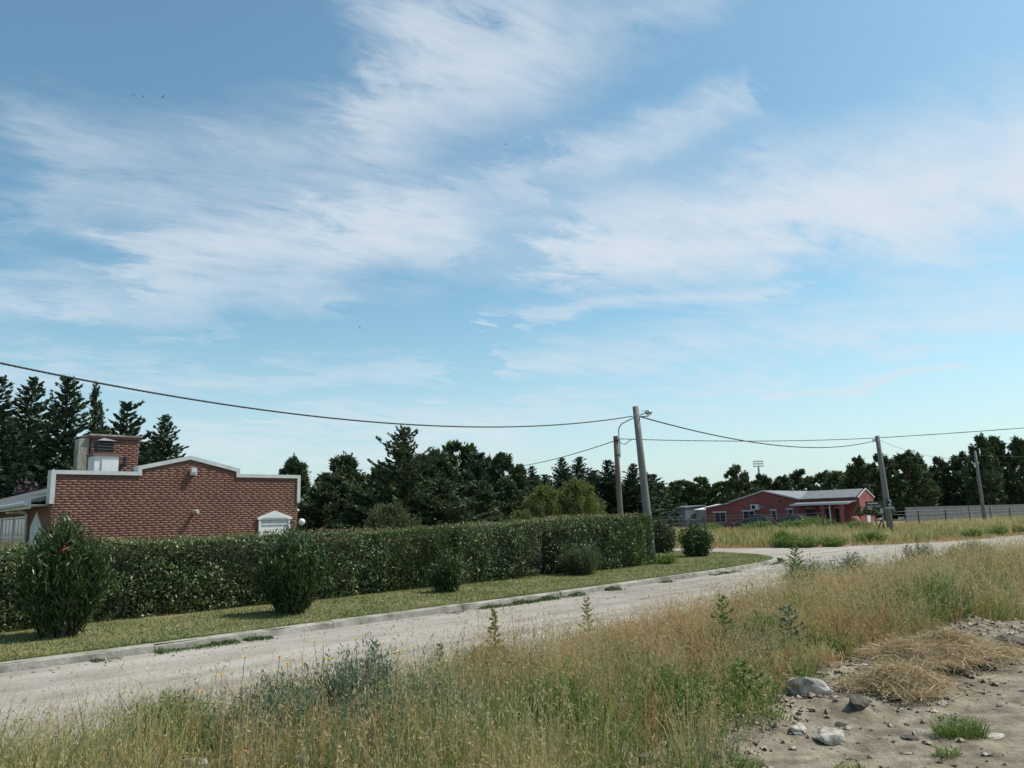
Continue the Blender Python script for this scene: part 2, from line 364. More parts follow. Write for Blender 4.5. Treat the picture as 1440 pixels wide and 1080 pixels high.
f_rust = foliage('rusty dry grass', [(0, (0.38, 0.195, 0.08)), (0.5, (0.50, 0.295, 0.135)), (1, (0.58, 0.41, 0.22))], 0.7, 0.42, 0.3, 1.0)
f_weed = foliage('green weed blades', [(0, (0.12, 0.175, 0.04)), (0.4, (0.21, 0.25, 0.066)), (0.7, (0.31, 0.31, 0.105)), (1, (0.43, 0.375, 0.175))], 0.6, 0.42, 0.4, 0.9)
f_blue = foliage('grey blue weeds', [(0, (0.085, 0.13, 0.075)), (0.5, (0.155, 0.205, 0.12)), (1, (0.27, 0.31, 0.19))], 0.6, 0.3)
f_lush = foliage('lush weed leaves', [(0, (0.06, 0.125, 0.02)), (0.5, (0.13, 0.215, 0.04)), (1, (0.27, 0.31, 0.085))], 0.55, 0.38)
f_lawn = foliage('lawn grass', [(0, (0.086, 0.138, 0.030)), (0.4, (0.149, 0.198, 0.050)), (0.65, (0.224, 0.240, 0.080)), (0.85, (0.356, 0.312, 0.130)), (1, (0.460, 0.372, 0.180))], 0.7, 0.3, 0.68, 0.8)
f_hay = foliage('dry hay', [(0, (0.28, 0.20, 0.10)), (0.5, (0.46, 0.35, 0.195)), (1, (0.62, 0.51, 0.33))], 0.75, 0.25)
f_yellow = foliage('yellow petals', [(0, (0.62, 0.36, 0.02)), (1, (0.8, 0.55, 0.05))], 0.5, 0.3)
m_rock = surf('pale rock', [(0.34, (0.24, 0.205, 0.165)), (0.48, (0.46, 0.415, 0.35)), (0.62, (0.63, 0.585, 0.52))], 2.2, 0.95, 1.0, 7)
m_rockd = surf('dark earthy rock', [(0.25, (0.10, 0.085, 0.07)), (0.6, (0.19, 0.165, 0.14)), (0.8, (0.30, 0.27, 0.24))], 5, 0.95, 1.0, 22)

# ================================================================== the setting
def gz(x, y):
    """height of the near ground"""
    x = np.asarray(x, float); y = np.asarray(y, float); s, t = ST(x, y)
    bank = 1 - sstep(5.6, 7.3, t)
    edge = np.exp(-((t - 4.0 - 0.3 * np.sin(s * 0.5)) / 0.75) ** 2) * sstep(4.5, 8, s)
    near = 1 - sstep(30, 70, s)
    z = bank * (0.05 + 0.16 * (fbm(x, y, 2.2) - 0.35) + 0.09 * (fbm(x, y, 0.5, 5) - 0.5) + 0.035 * (fbm(x, y, 0.22, 15) - 0.5)) * near + bank * edge * (0.10 + 0.30 * (fbm(x, y, 0.5, 9) - 0.4)) * near
    return z - 0.01 * (1 - bank)
ax_ = lambda dense, far: np.concatenate([-far[::-1] + dense[0], dense, far + dense[-1]])
far_ = np.array([1, 3, 7, 14, 25, 45, 80, 140, 250, 450, 800, 1500, 3000, 5000.])
xs = ax_(np.concatenate([np.arange(-9, 1.0, 0.16), np.arange(1.0, 9.0, 0.07), np.arange(9.0, 26, 0.3)]), far_); ys = ax_(np.concatenate([np.arange(4.0, 13, 0.075), np.arange(13, 27, 0.3)]), far_)
gx, gy = np.meshgrid(xs, ys); gh = gz(gx, gy)
nx, ny = len(xs), len(ys); idx = np.arange(nx * ny).reshape(ny, nx)
q = np.stack([idx[:-1, :-1], idx[:-1, 1:], idx[1:, 1:], idx[1:, :-1]], -1).reshape(-1, 4)
ground = NM().add(np.stack([gx, gy, gh], -1).reshape(-1, 3), q).build('ground', m_soil, smooth=True); tag(ground, kind='structure')

def crom(pts, step):
    pts = [np.array(p, float) for p in pts]; out = []
    P = [2 * pts[0] - pts[1]] + pts + [2 * pts[-1] - pts[-2]]
    for i in range(1, len(P) - 2):
        n_ = max(2, int(np.linalg.norm(P[i + 1] - P[i]) / step))
        for k in range(n_):
            u = k / n_
            out.append(0.5 * (2 * P[i] + (P[i + 1] - P[i - 1]) * u + (2 * P[i - 1] - 5 * P[i] + 4 * P[i + 1] - P[i + 2]) * u * u + (3 * P[i] - P[i - 1] - 3 * P[i + 1] + P[i + 2]) * u ** 3))
    out.append(pts[-1]); return np.array(out)
KERB = crom([(-14, 12.55), (0, 12.6), (8, 12.62), (13, 12.68), (18, 12.95), (22, 13.2), (25, 13.55), (27.5, 14.2), (29.4, 15.4), (30.8, 17.0), (31.7, 19), (32.2, 22), (32.4, 30), (32.5, 46)], 0.25)
# road: one sheet of packed dirt with the side street joining it
edge_w = crom([(220, 12.2), (90, 12.3), (57, 12.7), (46, 14.2), (41, 16.6), (38.2, 20), (37, 25), (36.8, 46), (36.8, 120)], 3.0)
poly = [(-60, 6.6), (220, 6.2)] + [tuple(p) for p in edge_w] + [(32.6, 120)] + [tuple(p) for p in KERB[::-4]] + [(-60, 12.5)]
me = bpy.data.meshes.new("road"); me.from_pydata([W(a, b, 0.004) for a, b in poly], [], [tuple(range(len(poly)))]); me.update()
road = tag(link('road', me, None, m_road), kind='structure')
# shallow concrete drain crossing the junction
dr = crom([(23, 12.6), (28, 13.0), (33, 13.3), (39, 12.9), (46, 12.2)], 0.5); nrm = np.gradient(dr, axis=0); nrm = np.stack([-nrm[:, 1], nrm[:, 0]], 1); nrm /= np.linalg.norm(nrm, axis=1)[:, None]
wdt = 0.55 + 0.1 * np.sin(np.arange(len(dr)) * 0.9)
a_, b_ = dr - nrm * wdt[:, None], dr + nrm * wdt[:, None]
vv = [W(*p, 0.009) for p in a_] + [W(*p, 0.009) for p in b_]; k = len(dr)
me = bpy.data.meshes.new('drain'); me.from_pydata(vv, [], [(i, i + 1, k + i + 1, k + i) for i in range(k - 1)])
tag(link('drain_slab', me, None, m_conc), kind='structure')

# lawn terrace behind the kerb
lawn_poly = [tuple(p) for p in KERB[::3]] + [(32.5, 46.0), (-14, 46.0)]
LAWNZ = 0.118
def ngon(name, pts, z, mat):
    me = bpy.data.meshes.new(name); me.from_pydata([W(a, b, z) for a, b in pts], [], [tuple(range(len(pts)))]); me.update(); return link(name, me, None, mat)
tag(ngon('lawn', lawn_poly, LAWNZ, m_lawnsoil), kind='structure')

# kerb: cast segments with open joints
kerb = empty('kerb', W(8, 12.6, 0)); tag(kerb, kind='structure')
cum = np.concatenate([[0], np.cumsum(np.linalg.norm(np.diff(KERB, axis=0), axis=1))])
def kpt(u): return np.array([np.interp(u, cum, KERB[:, 0]), np.interp(u, cum, KERB[:, 1])])
L = 3.1; u = 0.0; ki = 0
while u < cum[-1] - 0.5:
    u1 = min(u + L - 0.018, cum[-1]); ring = []
    dz = random.uniform(-0.008, 0.008); off = random.uniform(-0.012, 0.012)
    uu = np.linspace(u, u1, 13); mb = MB(); vs = []
    for w_ in uu:
        c = kpt(w_); tg = kpt(min(w_ + 0.1, cum[-1])) - kpt(max(w_ - 0.1, 0)); tg /= np.linalg.norm(tg); nn = np.array([-tg[1], tg[0]])
        jx, jz = random.gauss(0, 0.006), random.gauss(0, 0.005)
        for (o_, z_) in ((-0.03, -0.05), (-0.012 + jx, 0.10 + dz + jz), (0.012 + jx, 0.126 + dz + jz), (0.135, 0.13 + dz), (0.15, 0.12 + dz), (0.15, -0.05)):
            p = c + nn * (o_ + off); vs.append(W(p[0], p[1], z_))
    n6 = 6
    fs = [(i * n6 + j, i * n6 + j + 1, (i + 1) * n6 + j + 1, (i + 1) * n6 + j) for i in range(12) for j in range(5)] + [tuple(range(6)), tuple(range(72, 78))]
    b0 = Vector(kerb.location); vs = [Vector(v) - b0 for v in vs]
    mb._a(vs, fs); mb.build('kerb_segment', m_conc, kerb)
    u += L

# ================================================================== brick house
HS, HT = 6.05, 25.0
HROT = math.atan2(DY, DX)
house = empty('brick_house', W(HS, HT, 0), HROT)
tag(house, 'low red brick house with white stepped gable coping and rooftop chimney', 'house')
GZ = [(0.0, 3.52), (2.35, 3.52), (2.35, 3.70), (3.87, 4.05), (5.45, 3.70), (5.45, 3.52), (7.72, 3.52)]
def wall_top(x):
    if x < 2.35 or x > 5.45: return 3.52
    return 3.70 + 0.35 * (1 - abs(x - 3.9) / 1.55)
MB().prism([(0, 0)] + GZ + [(7.72, 0)], 0.012, 0.26).build('wall', m_mortar, house)
def brickmesh(nm_, x0, x1, z0, z1, y0, y1, j=0.0):
    e = 0.0012
    v = []
    for yy, q_ in ((y0, e), (y1, 0)):
        v += [(x0 + q_, yy, z0 + q_), (x1 - q_, yy, z0 + q_), (x1 - q_, yy, z1 - q_), (x0 + q_, yy, z1 - q_)]
    nm_.add(np.array(v), [[0, 1, 2, 3], [0, 4, 5, 1], [1, 5, 6, 2], [2, 6, 7, 3], [3, 7, 4, 0]])
CO, BL = 0.072, 0.252
blist = []
for c in range(int(4.1 / CO)):
    z0 = 0.02 + c * CO; off = (0.5 if c % 2 else 0.0) * BL + random.uniform(0, 0.07)
    x = -off
    while x < 7.71:
        x0, x1 = max(x, 0.0), min(x + BL - 0.005, 7.72)
        if x1 - x0 > 0.04:
            zt = min(wall_top(x0 + 1e-3), wall_top(x1 - 1e-3), wall_top((x0 + x1) / 2))
            if z0 + CO - 0.012 < zt + 0.03: blist.append((x0, x1, z0, z0 + CO - 0.014))
        x += BL
hx, hy = -HS, -HT
vis = sorted([b for b in blist if b[2] > 1.85 and abs(b[1] - b[0] - (BL - 0.005)) < 1e-4], key=lambda b: (b[0] - hx) ** 2)[:300]
vset = set(vis)
nmb = NM(); bm0 = NM(); brickmesh(bm0, 0, BL - 0.005, 0, CO - 0.014, -0.006, 0.02); bme = bm0.mesh('brick'); bme.materials.append(m_brick)
for b in blist:
    if b in vset:
        o = link('brick', bme, house); o.location = (b[0], random.uniform(-0.0012, 0.0012), b[2])
    else:
        j = random.uniform(-0.0012, 0.0012); brickmesh(nmb, *b, -0.006 + j, 0.02)
tag(nmb.build('brickwork', m_brick, house), kind='stuff')
outer = [(-0.06, 2.64), (-0.06, 3.60), (2.28, 3.60), (2.28, 3.775), (3.88, 4.15), (5.54, 3.775), (5.54, 3.60), (7.79, 3.60), (7.79, 2.64)]
inner = [(0.06, 2.64), (0.06, 3.485), (2.40, 3.485), (2.40, 3.675), (3.88, 4.025), (5.42, 3.675), (5.42, 3.485), (7.67, 3.485), (7.67, 2.64)]
MB().band(outer, inner, -0.055, 0.32).build('coping', m_trim, house)
# rest of the body, roof and eaves
MB().box(0.03, 7.69, 0.262, 12.0, 0.0, 2.72).build('side_wall', m_mortar, house)
nmb = NM()
for c in range(38):
    z0 = 0.02 + c * CO; y = 0.27 - (0.5 if c % 2 else 0) * BL
    while y < 11.9:
        y0, y1 = max(y, 0.262), min(y + BL - 0.005, 11.98)
        if y1 - y0 > 0.04:
            v = [(0.012, y0, z0), (0.012, y1, z0), (0.012, y1, z0 + CO - 0.014), (0.012, y0, z0 + CO - 0.014), (0.035, y0, z0), (0.035, y1, z0), (0.035, y1, z0 + CO - 0.014), (0.035, y0, z0 + CO - 0.014)]
            nmb.add(np.array(v), [[3, 2, 1, 0], [0, 1, 5, 4], [1, 2, 6, 5], [2, 3, 7, 6], [3, 0, 4, 7]])
        y += BL
tag(nmb.build('side_brickwork', m_brick, house), kind='stuff')
roof = MB()
rp = [(-0.42, 2.70), (3.86, 3.86), (8.14, 2.70), (8.14, 2.78), (3.86, 3.95), (-0.42, 2.78)]
roof.prism(rp, 0.33, 12.4); rf = roof.build('roof', m_roofm, house)
for k in range(18):                                     # standing seams of the sheet roof
    yy = 0.6 + k * 0.66
    MB().prism([(-0.41, 2.785), (3.8, 3.937), (3.8, 3.965), (-0.41, 2.812)], yy, yy + 0.035).build('roof_seam', m_roofm, rf)
fa = MB().box(-0.47, -0.425, 0.325, 12.4, 2.52, 2.79).build('fascia', m_trim, house)
MB().tube([(-0.53, 0.34, 2.66), (-0.53, 12.3, 2.58)], 0.06, 8).build('gutter', m_trim, fa)
MB().box(-0.424, 0.011, 0.33, 12.38, 2.60, 2.64).build('soffit', m_trim, house)
MB().box(-0.46, 0.05, 3.05, 3.12, 2.44, 2.50).build('bracket', m_white, house)
MB().tube([(-0.35, 2.45, 2.58), (-0.12, 2.40, 2.46), (-0.06, 2.38, 2.40), (-0.06, 2.38, 0.1)], 0.045, 8).build('downpipe', m_trim, house)
# window wall of the facade: white casements
def casement(y0, y1, z0, z1, nv, zr):
    w = MB()
    fr = 0.06
    w.box(-0.016, 0.01, y0, y0 + fr, z0, z1).box(-0.016, 0.01, y1 - fr, y1, z0, z1).box(-0.016, 0.01, y0 + fr, y1 - fr, z1 - fr, z1).box(-0.016, 0.01, y0 + fr, y1 - fr, z0, z0 + fr)
    wi = w.build('window', m_white, house)
    st_ = (y1 - y0 - 2 * fr) / nv; zs = [z0 + fr] + zr + [z1 - fr]
    for i in range(1, nv):
        MB().box(-0.012, 0.008, y0 + fr + i * st_ - 0.017, y0 + fr + i * st_ + 0.017, z0 + fr, z1 - fr).build('glazing_bar', m_white, wi)
    for zq in zr: MB().box(-0.010, 0.006, y0 + fr, y1 - fr, zq - 0.02, zq + 0.02).build('transom', m_white, wi)
    for i in range(nv):
        for j in range(len(zs) - 1):
            MB().box(-0.004, 0.002, y0 + fr + i * st_ + 0.02, y0 + fr + (i + 1) * st_ - 0.02, zs[j] + 0.02, zs[j + 1] - 0.02).build('pane', m_glass, wi)
    # curtains of pale cloth are not seen; only the bars are
for y0, y1 in ((2.62, 4.12), (4.28, 5.78), (5.94, 7.4)):
    casement(y0, y1, 1.05, 2.36, 3, [1.72])
MB().prism([(0.78, 0.9), (1.98, 0.9), (1.98, 2.02), (1.38, 2.46), (0.78, 2.02)], -0.03, 0.0115, 'x').build('pointed_panel', m_trim, house)
MB().box(-0.045, -0.0305, 0.86, 1.9, 1.86, 1.9).build('panel_rail', m_white, house)
# small window with a pediment on the gable wall
pw = MB().prism([(6.20, 2.07), (7.48, 2.07), (7.48, 2.13), (6.84, 2.36), (6.20, 2.13)], -0.09, 0.02).build('pediment_window', m_white, house)
MB().prism([(6.36, 2.12), (7.32, 2.12), (6.84, 2.295)], -0.105, -0.0905).build('pediment_panel', m_white, pw)
MB().box(6.26, 6.33, -0.07, 0.02, 1.0, 2.068).build('jamb', m_white, pw)
MB().box(7.35, 7.42, -0.07, 0.02, 1.0, 2.068).build('jamb', m_white, pw)
MB().box(6.332, 7.348, -0.02, 0.02, 1.93, 2.068).build('head_board', m_trim, pw)
MB().box(6.332, 7.348, -0.045, 0.02, 1.89, 1.928).build('blind_rail', m_white, pw)
for k in range(11):
    MB().box(6.34, 7.34, -0.016 - 0.004 * (k % 2), 0.018, 1.885 - 0.078 * (k + 1), 1.883 - 0.078 * k).build('shutter_slat', m_white, pw)
# wall fixtures
fx = MB().prism([(3.885, 3.52), (4.03, 3.52), (4.045, 3.56), (4.045, 3.72), (4.02, 3.76), (3.90, 3.76), (3.87, 3.72), (3.87, 3.56)], -0.17, -0.004).build('alarm_box', m_trim, house)
MB().prism([(3.90, 3.54), (4.01, 3.54), (4.01, 3.62), (3.90, 3.62)], -0.177, -0.1705).build('alarm_lens', plain('grey lens', (0.2, 0.25, 0.32), 0.3), fx)
wl = MB().tube([(4.05, -0.004, 2.33), (4.05, -0.10, 2.335), (4.05, -0.22, 2.34), (4.07, -0.34, 2.345)], [0.055, 0.05, 0.062, 0.05], 10).build('wall_lamp', plain('tan lamp', (0.42, 0.36, 0.30)), house)
MB().lathe([(0.02, -0.01), (0.075, 0.0), (0.075, 0.02), (0.02, 0.035)], (4.05, -0.22, 2.385), 12).build('lamp_cap', m_white, wl)
gl = MB().lathe([(0.01, -0.12), (0.07, -0.1), (0.11, -0.05), (0.12, 0), (0.11, 0.05), (0.07, 0.1), (0.01, 0.12)], (7.88, -0.02, 1.96), 14).build('globe_lamp', m_white, house, True)
MB().tube([(7.70, 0.05, 1.78), (7.84, -0.01, 1.80), (7.88, -0.02, 1.85)], 0.018, 6).build('lamp_arm', m_black, gl)
MB().lathe([(0.01, -0.05), (0.05, 0), (0.01, 0.05)], (7.77, 0.05, 2.37), 10).build('corner_lamp', m_white, house)
# chimney group
ch = MB().box(1.50, 2.94, 2.02, 2.78, 3.1, 4.78).build('chimney', m_mortar, house)
nmb = NM()
for c in range(20):
    z0 = 3.32 + c * CO; x = 1.49 - (0.5 if c % 2 else 0) * BL
    while x < 2.94:
        x0, x1 = max(x, 1.49), min(x + BL - 0.005, 2.95)
        if x1 - x0 > 0.03: brickmesh(nmb, x0, x1, z0, z0 + CO - 0.014, 2.0 + random.uniform(-0.0012, 0.0012), 2.03)
        x += BL
    for y in (2.03, 2.28, 2.53):
        v = [(1.488, y, z0), (1.488, y + 0.235, z0), (1.488, y + 0.235, z0 + 0.0585), (1.488, y, z0 + 0.0585), (1.51, y, z0), (1.51, y + 0.235, z0), (1.51, y + 0.235, z0 + 0.0585), (1.51, y, z0 + 0.0585)]
        nmb.add(np.array(v), [[3, 2, 1, 0], [0, 1, 5, 4], [1, 2, 6, 5], [2, 3, 7, 6], [3, 0, 4, 7]])
tag(nmb.build('chimney_bricks', m_brick, ch), kind='stuff')
MB().box(1.45, 2.99, 1.96, 2.84, 4.782, 4.86).build('corbel', m_brick, ch)
MB().box(1.42, 3.02, 1.92, 2.88, 4.862, 4.92).build('chimney_cap', m_conc, ch)
MB().prism([(1.14, 3.0), (1.455, 3.0), (1.455, 4.78), (1.16, 4.76)], 2.05, 2.5).build('concrete_flue', m_conc, house)
bx_ = MB().box(1.33, 2.02, 0.95, 1.6, 3.1, 4.14).build('vent_housing', m_white, house)
MB().box(1.53, 1.985, 0.915, 0.948, 3.3, 4.02).build('housing_panel', m_white, bx_)
MB().box(1.27, 2.08, 0.89, 1.66, 4.142, 4.22).build('housing_cap', m_brick, bx_)
cw = MB().box(1.45, 1.88, 1.06, 1.49, 4.222, 4.60).build('vent_cowl', m_black, house)
for k in range(4):
    z0 = 4.25 + k * 0.092
    MB()._a([(1.40, 1.01, z0), (1.93, 1.01, z0), (1.93, 1.54, z0), (1.40, 1.54, z0), (1.46, 1.07, z0 + 0.06), (1.87, 1.07, z0 + 0.06), (1.87, 1.48, z0 + 0.06), (1.46, 1.48, z0 + 0.06)],
            [(3, 2, 1, 0), (4, 5, 6, 7), (0, 1, 5, 4), (1, 2, 6, 5), (2, 3, 7, 6), (3, 0, 4, 7)]).build('louvre', m_black, cw)
MB()._a([(1.38, 0.99, 4.62), (1.95, 0.99, 4.62), (1.95, 1.56, 4.62), (1.38, 1.56, 4.62), (1.665, 1.275, 4.73)], [(3, 2, 1, 0), (0, 1, 4), (1, 2, 4), (2, 3, 4), (3, 0, 4)]).build('cowl_lid', m_galv, cw)
MB().tube([(2.14, 1.3, 3.2), (2.14, 1.3, 3.72), (2.2, 1.25, 3.86), (2.28, 1.2, 3.9), (2.28, 1.2, 4.1)], 0.07, 8).build('stove_pipe', m_black, house)

# ================================================================== red house across the side street
m_red = surf('red render', [(0.3, (0.25, 0.075, 0.066)), (0.5, (0.295, 0.093, 0.083)), (0.7, (0.335, 0.125, 0.112))], 0.8, 0.85, 0.2)
RX = lambda t: 48.5 - t
red = empty('red_house', W(79.7, 49.4, 0), R(-45.5)); tag(red, 'long low red rendered house with grey metal roof and side porch', 'house')
prof = [(0, 2.5), (3.3, 2.98), (3.3, 3.08), (7.5, 4.13), (11.4, 3.12)]
MB().prism([(0, 0)] + prof + [(11.4, 0)], 0.0, 0.25).build('gable_wall', m_red, red)
MB().box(0.05, 11.35, 0.252, 13.0, 0, 2.5).build('rear_wall', m_red, red)
MB().box(11.42, 17.5, 0.0, 3.6, 0, 3.1).build('wing_wall', m_red, red)
MB().prism([(0.0, 0), (3.6, 0), (3.6, 3.1), (1.8, 3.82), (0.0, 3.1)], 17.502, 17.72, 'x').build('wing_gable', m_red, red)
rr = MB().prism([(-0.15, 2.53), (3.28, 3.03), (3.28, 2.98), (-0.15, 2.45)], -0.15, 13.2).build('roof', m_roofm, red)
MB().prism([(3.22, 3.13), (7.5, 4.2), (11.6, 3.16), (11.6, 3.06), (7.5, 4.12), (3.22, 3.05)], -0.18, 13.2).build('roof', m_roofm, red)
MB().prism([(-0.3, 3.04), (1.8, 3.88), (3.9, 3.04), (3.9, 3.12), (1.8, 3.96), (-0.3, 3.12)], 11.63, 17.5, 'x').build('wing_roof', m_roofm, red)
MB().band([(-0.16, 2.55), (3.24, 3.05)], [(-0.16, 2.43), (3.24, 2.93)], -0.215, -0.152).build('barge_board', m_trim, red)
MB().band([(3.22, 3.15), (7.5, 4.22), (11.62, 3.16)], [(3.22, 3.02), (7.5, 4.08), (11.62, 3.02)], -0.245, -0.182).build('barge_board', m_trim, red)
for a0, a1, b0, b1 in ((-0.3, 3.0, 1.8, 3.88), (1.8, 3.88, 3.9, 3.0)):
    MB().prism([(a0, a1), (b0, b1), (b0, b1 + 0.12), (a0, a1 + 0.12)], 17.725, 17.79, 'x').build('barge_board', m_trim, red)
po = MB().prism([(-2.2, 2.45), (-0.002, 2.74), (-0.002, 2.80), (-2.2, 2.52)], 11.42, 17.5, 'x').build('porch_roof', m_roofm, red)
MB().box(11.42, 17.5, -2.27, -2.205, 2.40, 2.58).build('porch_fascia', m_trim, po)
for x in (14.6, 16.5): MB().box(x, x + 0.32, -2.1, -1.8, 0, 2.46).build('porch_post', m_red, red)
MB().tube([(15.5, -2.0, 0), (15.5, -2.0, 2.47)], 0.06, 8).build('porch_pipe', m_white, red)
def rwin(x0, x1, z0, z1):
    w = MB().box(x0, x1, -0.04, 0.0 - 0.002, z0, z1).build('window', m_trim, red)
    n_ = 2 if x1 - x0 > 1 else 1; st_ = (x1 - x0 - 0.12) / n_
    for i in range(n_): MB().box(x0 + 0.06 + i * st_ + 0.03, x0 + 0.06 + (i + 1) * st_ - 0.03, -0.055, -0.041, z0 + 0.07, z1 - 0.07).build('pane', m_glass, w)
    MB().box(x0 - 0.15, x1 + 0.1, -0.16, -0.0425, z1 + 0.003, z1 + 0.12).build('lintel', m_white, w)
rwin(1.1, 2.6, 0.85, 1.95); rwin(4.75, 6.2, 0.85, 2.0); rwin(8.15, 8.75, 0.5, 2.0); rwin(10.05, 10.65, 0.6, 2.05)
ac = MB().box(5.95, 6.85, -0.42, -0.06, 2.12, 2.72).build('air_conditioner', m_white, red)
MB().tube([(6.3, -0.421, 2.42), (6.3, -0.44, 2.42)], 0.22, 16).build('fan_grille', m_black, ac)
MB().tube([(6.86, -0.2, 2.4), (7.0, -0.1, 2.4), (7.2, -0.03, 2.3)], 0.03, 6).build('refrigerant_pipe', m_white, ac)
for x in (12.1, 13.6, 15.2): 
    d_ = MB().box(x, x + 0.9, -0.06, -0.002, 0.05, 2.05).build('porch_door', m_black, red)
    MB().box(x - 0.05, x + 0.95, -0.10, -0.002, 2.055, 2.15).build('door_head', m_white, d_)
rw = MB().box(17.725, 17.76, 1.4, 2.3, 0.5, 2.0).build('wing_window', m_trim, red)
MB().box(17.761, 17.775, 1.48, 2.22, 0.58, 1.25).build('pane', m_white, rw); MB().box(17.761, 17.775, 1.48, 2.22, 1.3, 1.92).build('pane', m_glass, rw)
MB().tube([(9.2, -0.02, 2.95), (9.2, -0.3, 2.9)], 0.06, 8).build('floodlight', m_black, red)
MB().tube([(7.9, 6, 4.05), (7.9, 6, 4.5)], 0.09, 8).build('roof_vent', m_galv, red)
jar = MB().lathe([(0.25, 0), (0.5, 0.3), (0.55, 0.65), (0.4, 1.05), (0.2, 1.2)], (0, 0, 0), 14).build('clay_jar', plain('terracotta', (0.30, 0.12, 0.09), 0.8), smooth=True)
p_ = W(78.0, 31.6); jar.location = (p_[0], p_[1], 0); tag(jar, 'big round terracotta jar standing beside the porch of the red house', 'jar')

# ------------------------------------------------------------------ two parked cars
m_car1 = plain('dark car paint', (0.035, 0.04, 0.045), 0.25, 0.1); m_car2 = plain('graphite car paint', (0.075, 0.065, 0.068), 0.25, 0.1)
m_tyre = plain('tyre rubber', (0.02, 0.02, 0.02), 0.9)
def car(s, t, paint, label, tail):
    c = empty('parked_car', W(s, t, 0), R(-45.5 + 180)); tag(c, label, 'car', 'cars parked outside the red house')
    # x forward, y width
    side = [(-2.0, 0.35), (-2.05, 0.75), (-1.95, 1.0), (-1.55, 1.42), (-0.9, 1.5), (0.1, 1.47), (0.95, 1.02), (1.75, 0.88), (2.05, 0.62), (2.05, 0.35)]
    body = MB(); k = len(side)
    vs = []
    for yy, ins in ((-0.86, 0), (-0.80, 1), (0.80, 1), (0.86, 0)):
        for x_, z_ in side:
            f = 0.18 * max(0, (z_ - 0.9)) / 0.6
            vs.append((x_ * (0.985 if ins == 0 else 1.0), yy * (1 - f) , z_ - (0.03 if not ins else 0)))
    fs = [tuple(range(k)), tuple(range(3 * k, 4 * k))] + [(r * k + i, r * k + (i + 1) % k, (r + 1) * k + (i + 1) % k, (r + 1) * k + i) for r in range(3) for i in range(k)]
    body._a(vs, fs).build('body', paint, c)
    for sg in (-1, 1):
        def sp(x_, z_): return (x_, sg * (0.862 * (1 - 0.18 * max(0, z_ - 0.9) / 0.6) + 0.006), z_)
        for poly_ in ([(-1.4, 1.0), (-0.62, 1.0), (-0.62, 1.36), (-1.2, 1.34)], [(-0.54, 1.0), (0.75, 1.0), (0.12, 1.36), (-0.54, 1.37)]):
            v1 = [sp(*p) for p in poly_]; v2 = [(a, b - sg * 0.02, c_) for a, b, c_ in v1]
            MB()._a(v1 + v2, [(0, 1, 2, 3), (7, 6, 5, 4), (0, 4, 5, 1), (1, 5, 6, 2), (2, 6, 7, 3), (3, 7, 4, 0)]).build('side_window', m_glass, c)
        for x_ in (-1.3, 1.3):
            w = MB().tube([(x_, sg * 0.66, 0.31), (x_, sg * 0.885, 0.31)], 0.31, 18).build('wheel', m_tyre, c)
            MB().tube([(x_, sg * 0.886, 0.31), (x_, sg * 0.9, 0.31)], 0.19, 12).build('rim', m_galv, w)
        MB().box(-2.07, -1.98, sg * 0.7 - 0.1, sg * 0.7 + 0.1, 0.78, 1.0).build('tail_light', plain('tail red', (0.4, 0.02, 0.02), 0.3), c)
        MB().box(1.93, 2.06, sg * 0.62 - 0.14, sg * 0.62 + 0.14, 0.62, 0.76).build('headlight', m_white, c)
    MB()._a([(-1.97, -0.6, 1.02), (-1.97, 0.6, 1.02), (-1.63, 0.56, 1.38), (-1.63, -0.56, 1.38), (-1.94, -0.6, 0.99), (-1.94, 0.6, 0.99), (-1.6, 0.56, 1.35), (-1.6, -0.56, 1.35)],
            [(0, 1, 2, 3), (7, 6, 5, 4), (0, 4, 5, 1), (1, 5, 6, 2), (2, 6, 7, 3), (3, 7, 4, 0)]).build('rear_window', m_glass, c)
    MB()._a([(0.2, -0.6, 1.44), (0.2, 0.6, 1.44), (0.93, 0.66, 1.06), (0.93, -0.66, 1.06), (0.18, -0.6, 1.41), (0.18, 0.6, 1.41), (0.9, 0.66, 1.03), (0.9, -0.66, 1.03)],
            [(0, 1, 2, 3), (7, 6, 5, 4), (0, 4, 5, 1), (1, 5, 6, 2), (2, 6, 7, 3), (3, 7, 4, 0)]).build('windscreen', m_glass, c)
    return c
car(76.5, 41.6, m_car1, 'black hatchback parked under the air conditioner of the red house', 1)
car(75.5, 37.3, m_car2, 'dark grey hatchback parked nearer the porch of the red house', 1)

# ------------------------------------------------------------------ panel fence and sheds left of the red house
m_panel = surf('precast concrete panel', [(0.3, (0.22, 0.225, 0.23)), (0.7, (0.32, 0.325, 0.33))], 1.2, 0.9, 0.3)
pf = empty('precast_panel_fence', W(81, 49, 0), R(44.5 + 90)); tag(pf, 'pale precast concrete fence with arched panels beside the red house', 'fence')
for k in range(10):
    x0 = 0.1 + k * 0.98
    arch = [(x0 + 0.08 + 0.82 * i / 8, 1.22 + 0.16 * math.sin(math.pi * i / 8)) for i in range(9)]
    MB().prism([(x0 + 0.08, 0)] + arch + [(x0 + 0.9, 0)], 0.0, 0.05).build('panel', m_panel, pf)
    MB().box(x0 - 0.06, x0 + 0.06, -0.04, 0.09, 0, 1.3).build('post', m_panel, pf)
def shed(name, s, t, w_, dpt, h0, h1, wallm, roofm, label):
    e = empty(name, W(s, t, 0), R(-45.5)); tag(e, label, 'shed')
    MB().box(0, w_, 0, dpt, 0, h0).build('wall', wallm, e)
    MB().prism([(-0.2, h0 + 0.003), (dpt + 0.2, h1), (dpt + 0.2, h1 + 0.1), (-0.2, h0 + 0.12)], -0.15, w_ + 0.15, 'x').build('roof', roofm, e)
    MB().box(w_ * 0.4, w_ * 0.4 + 1.0, -0.03, -0.002, 0.02, 2.0).build('door', m_galv, e)
    return e
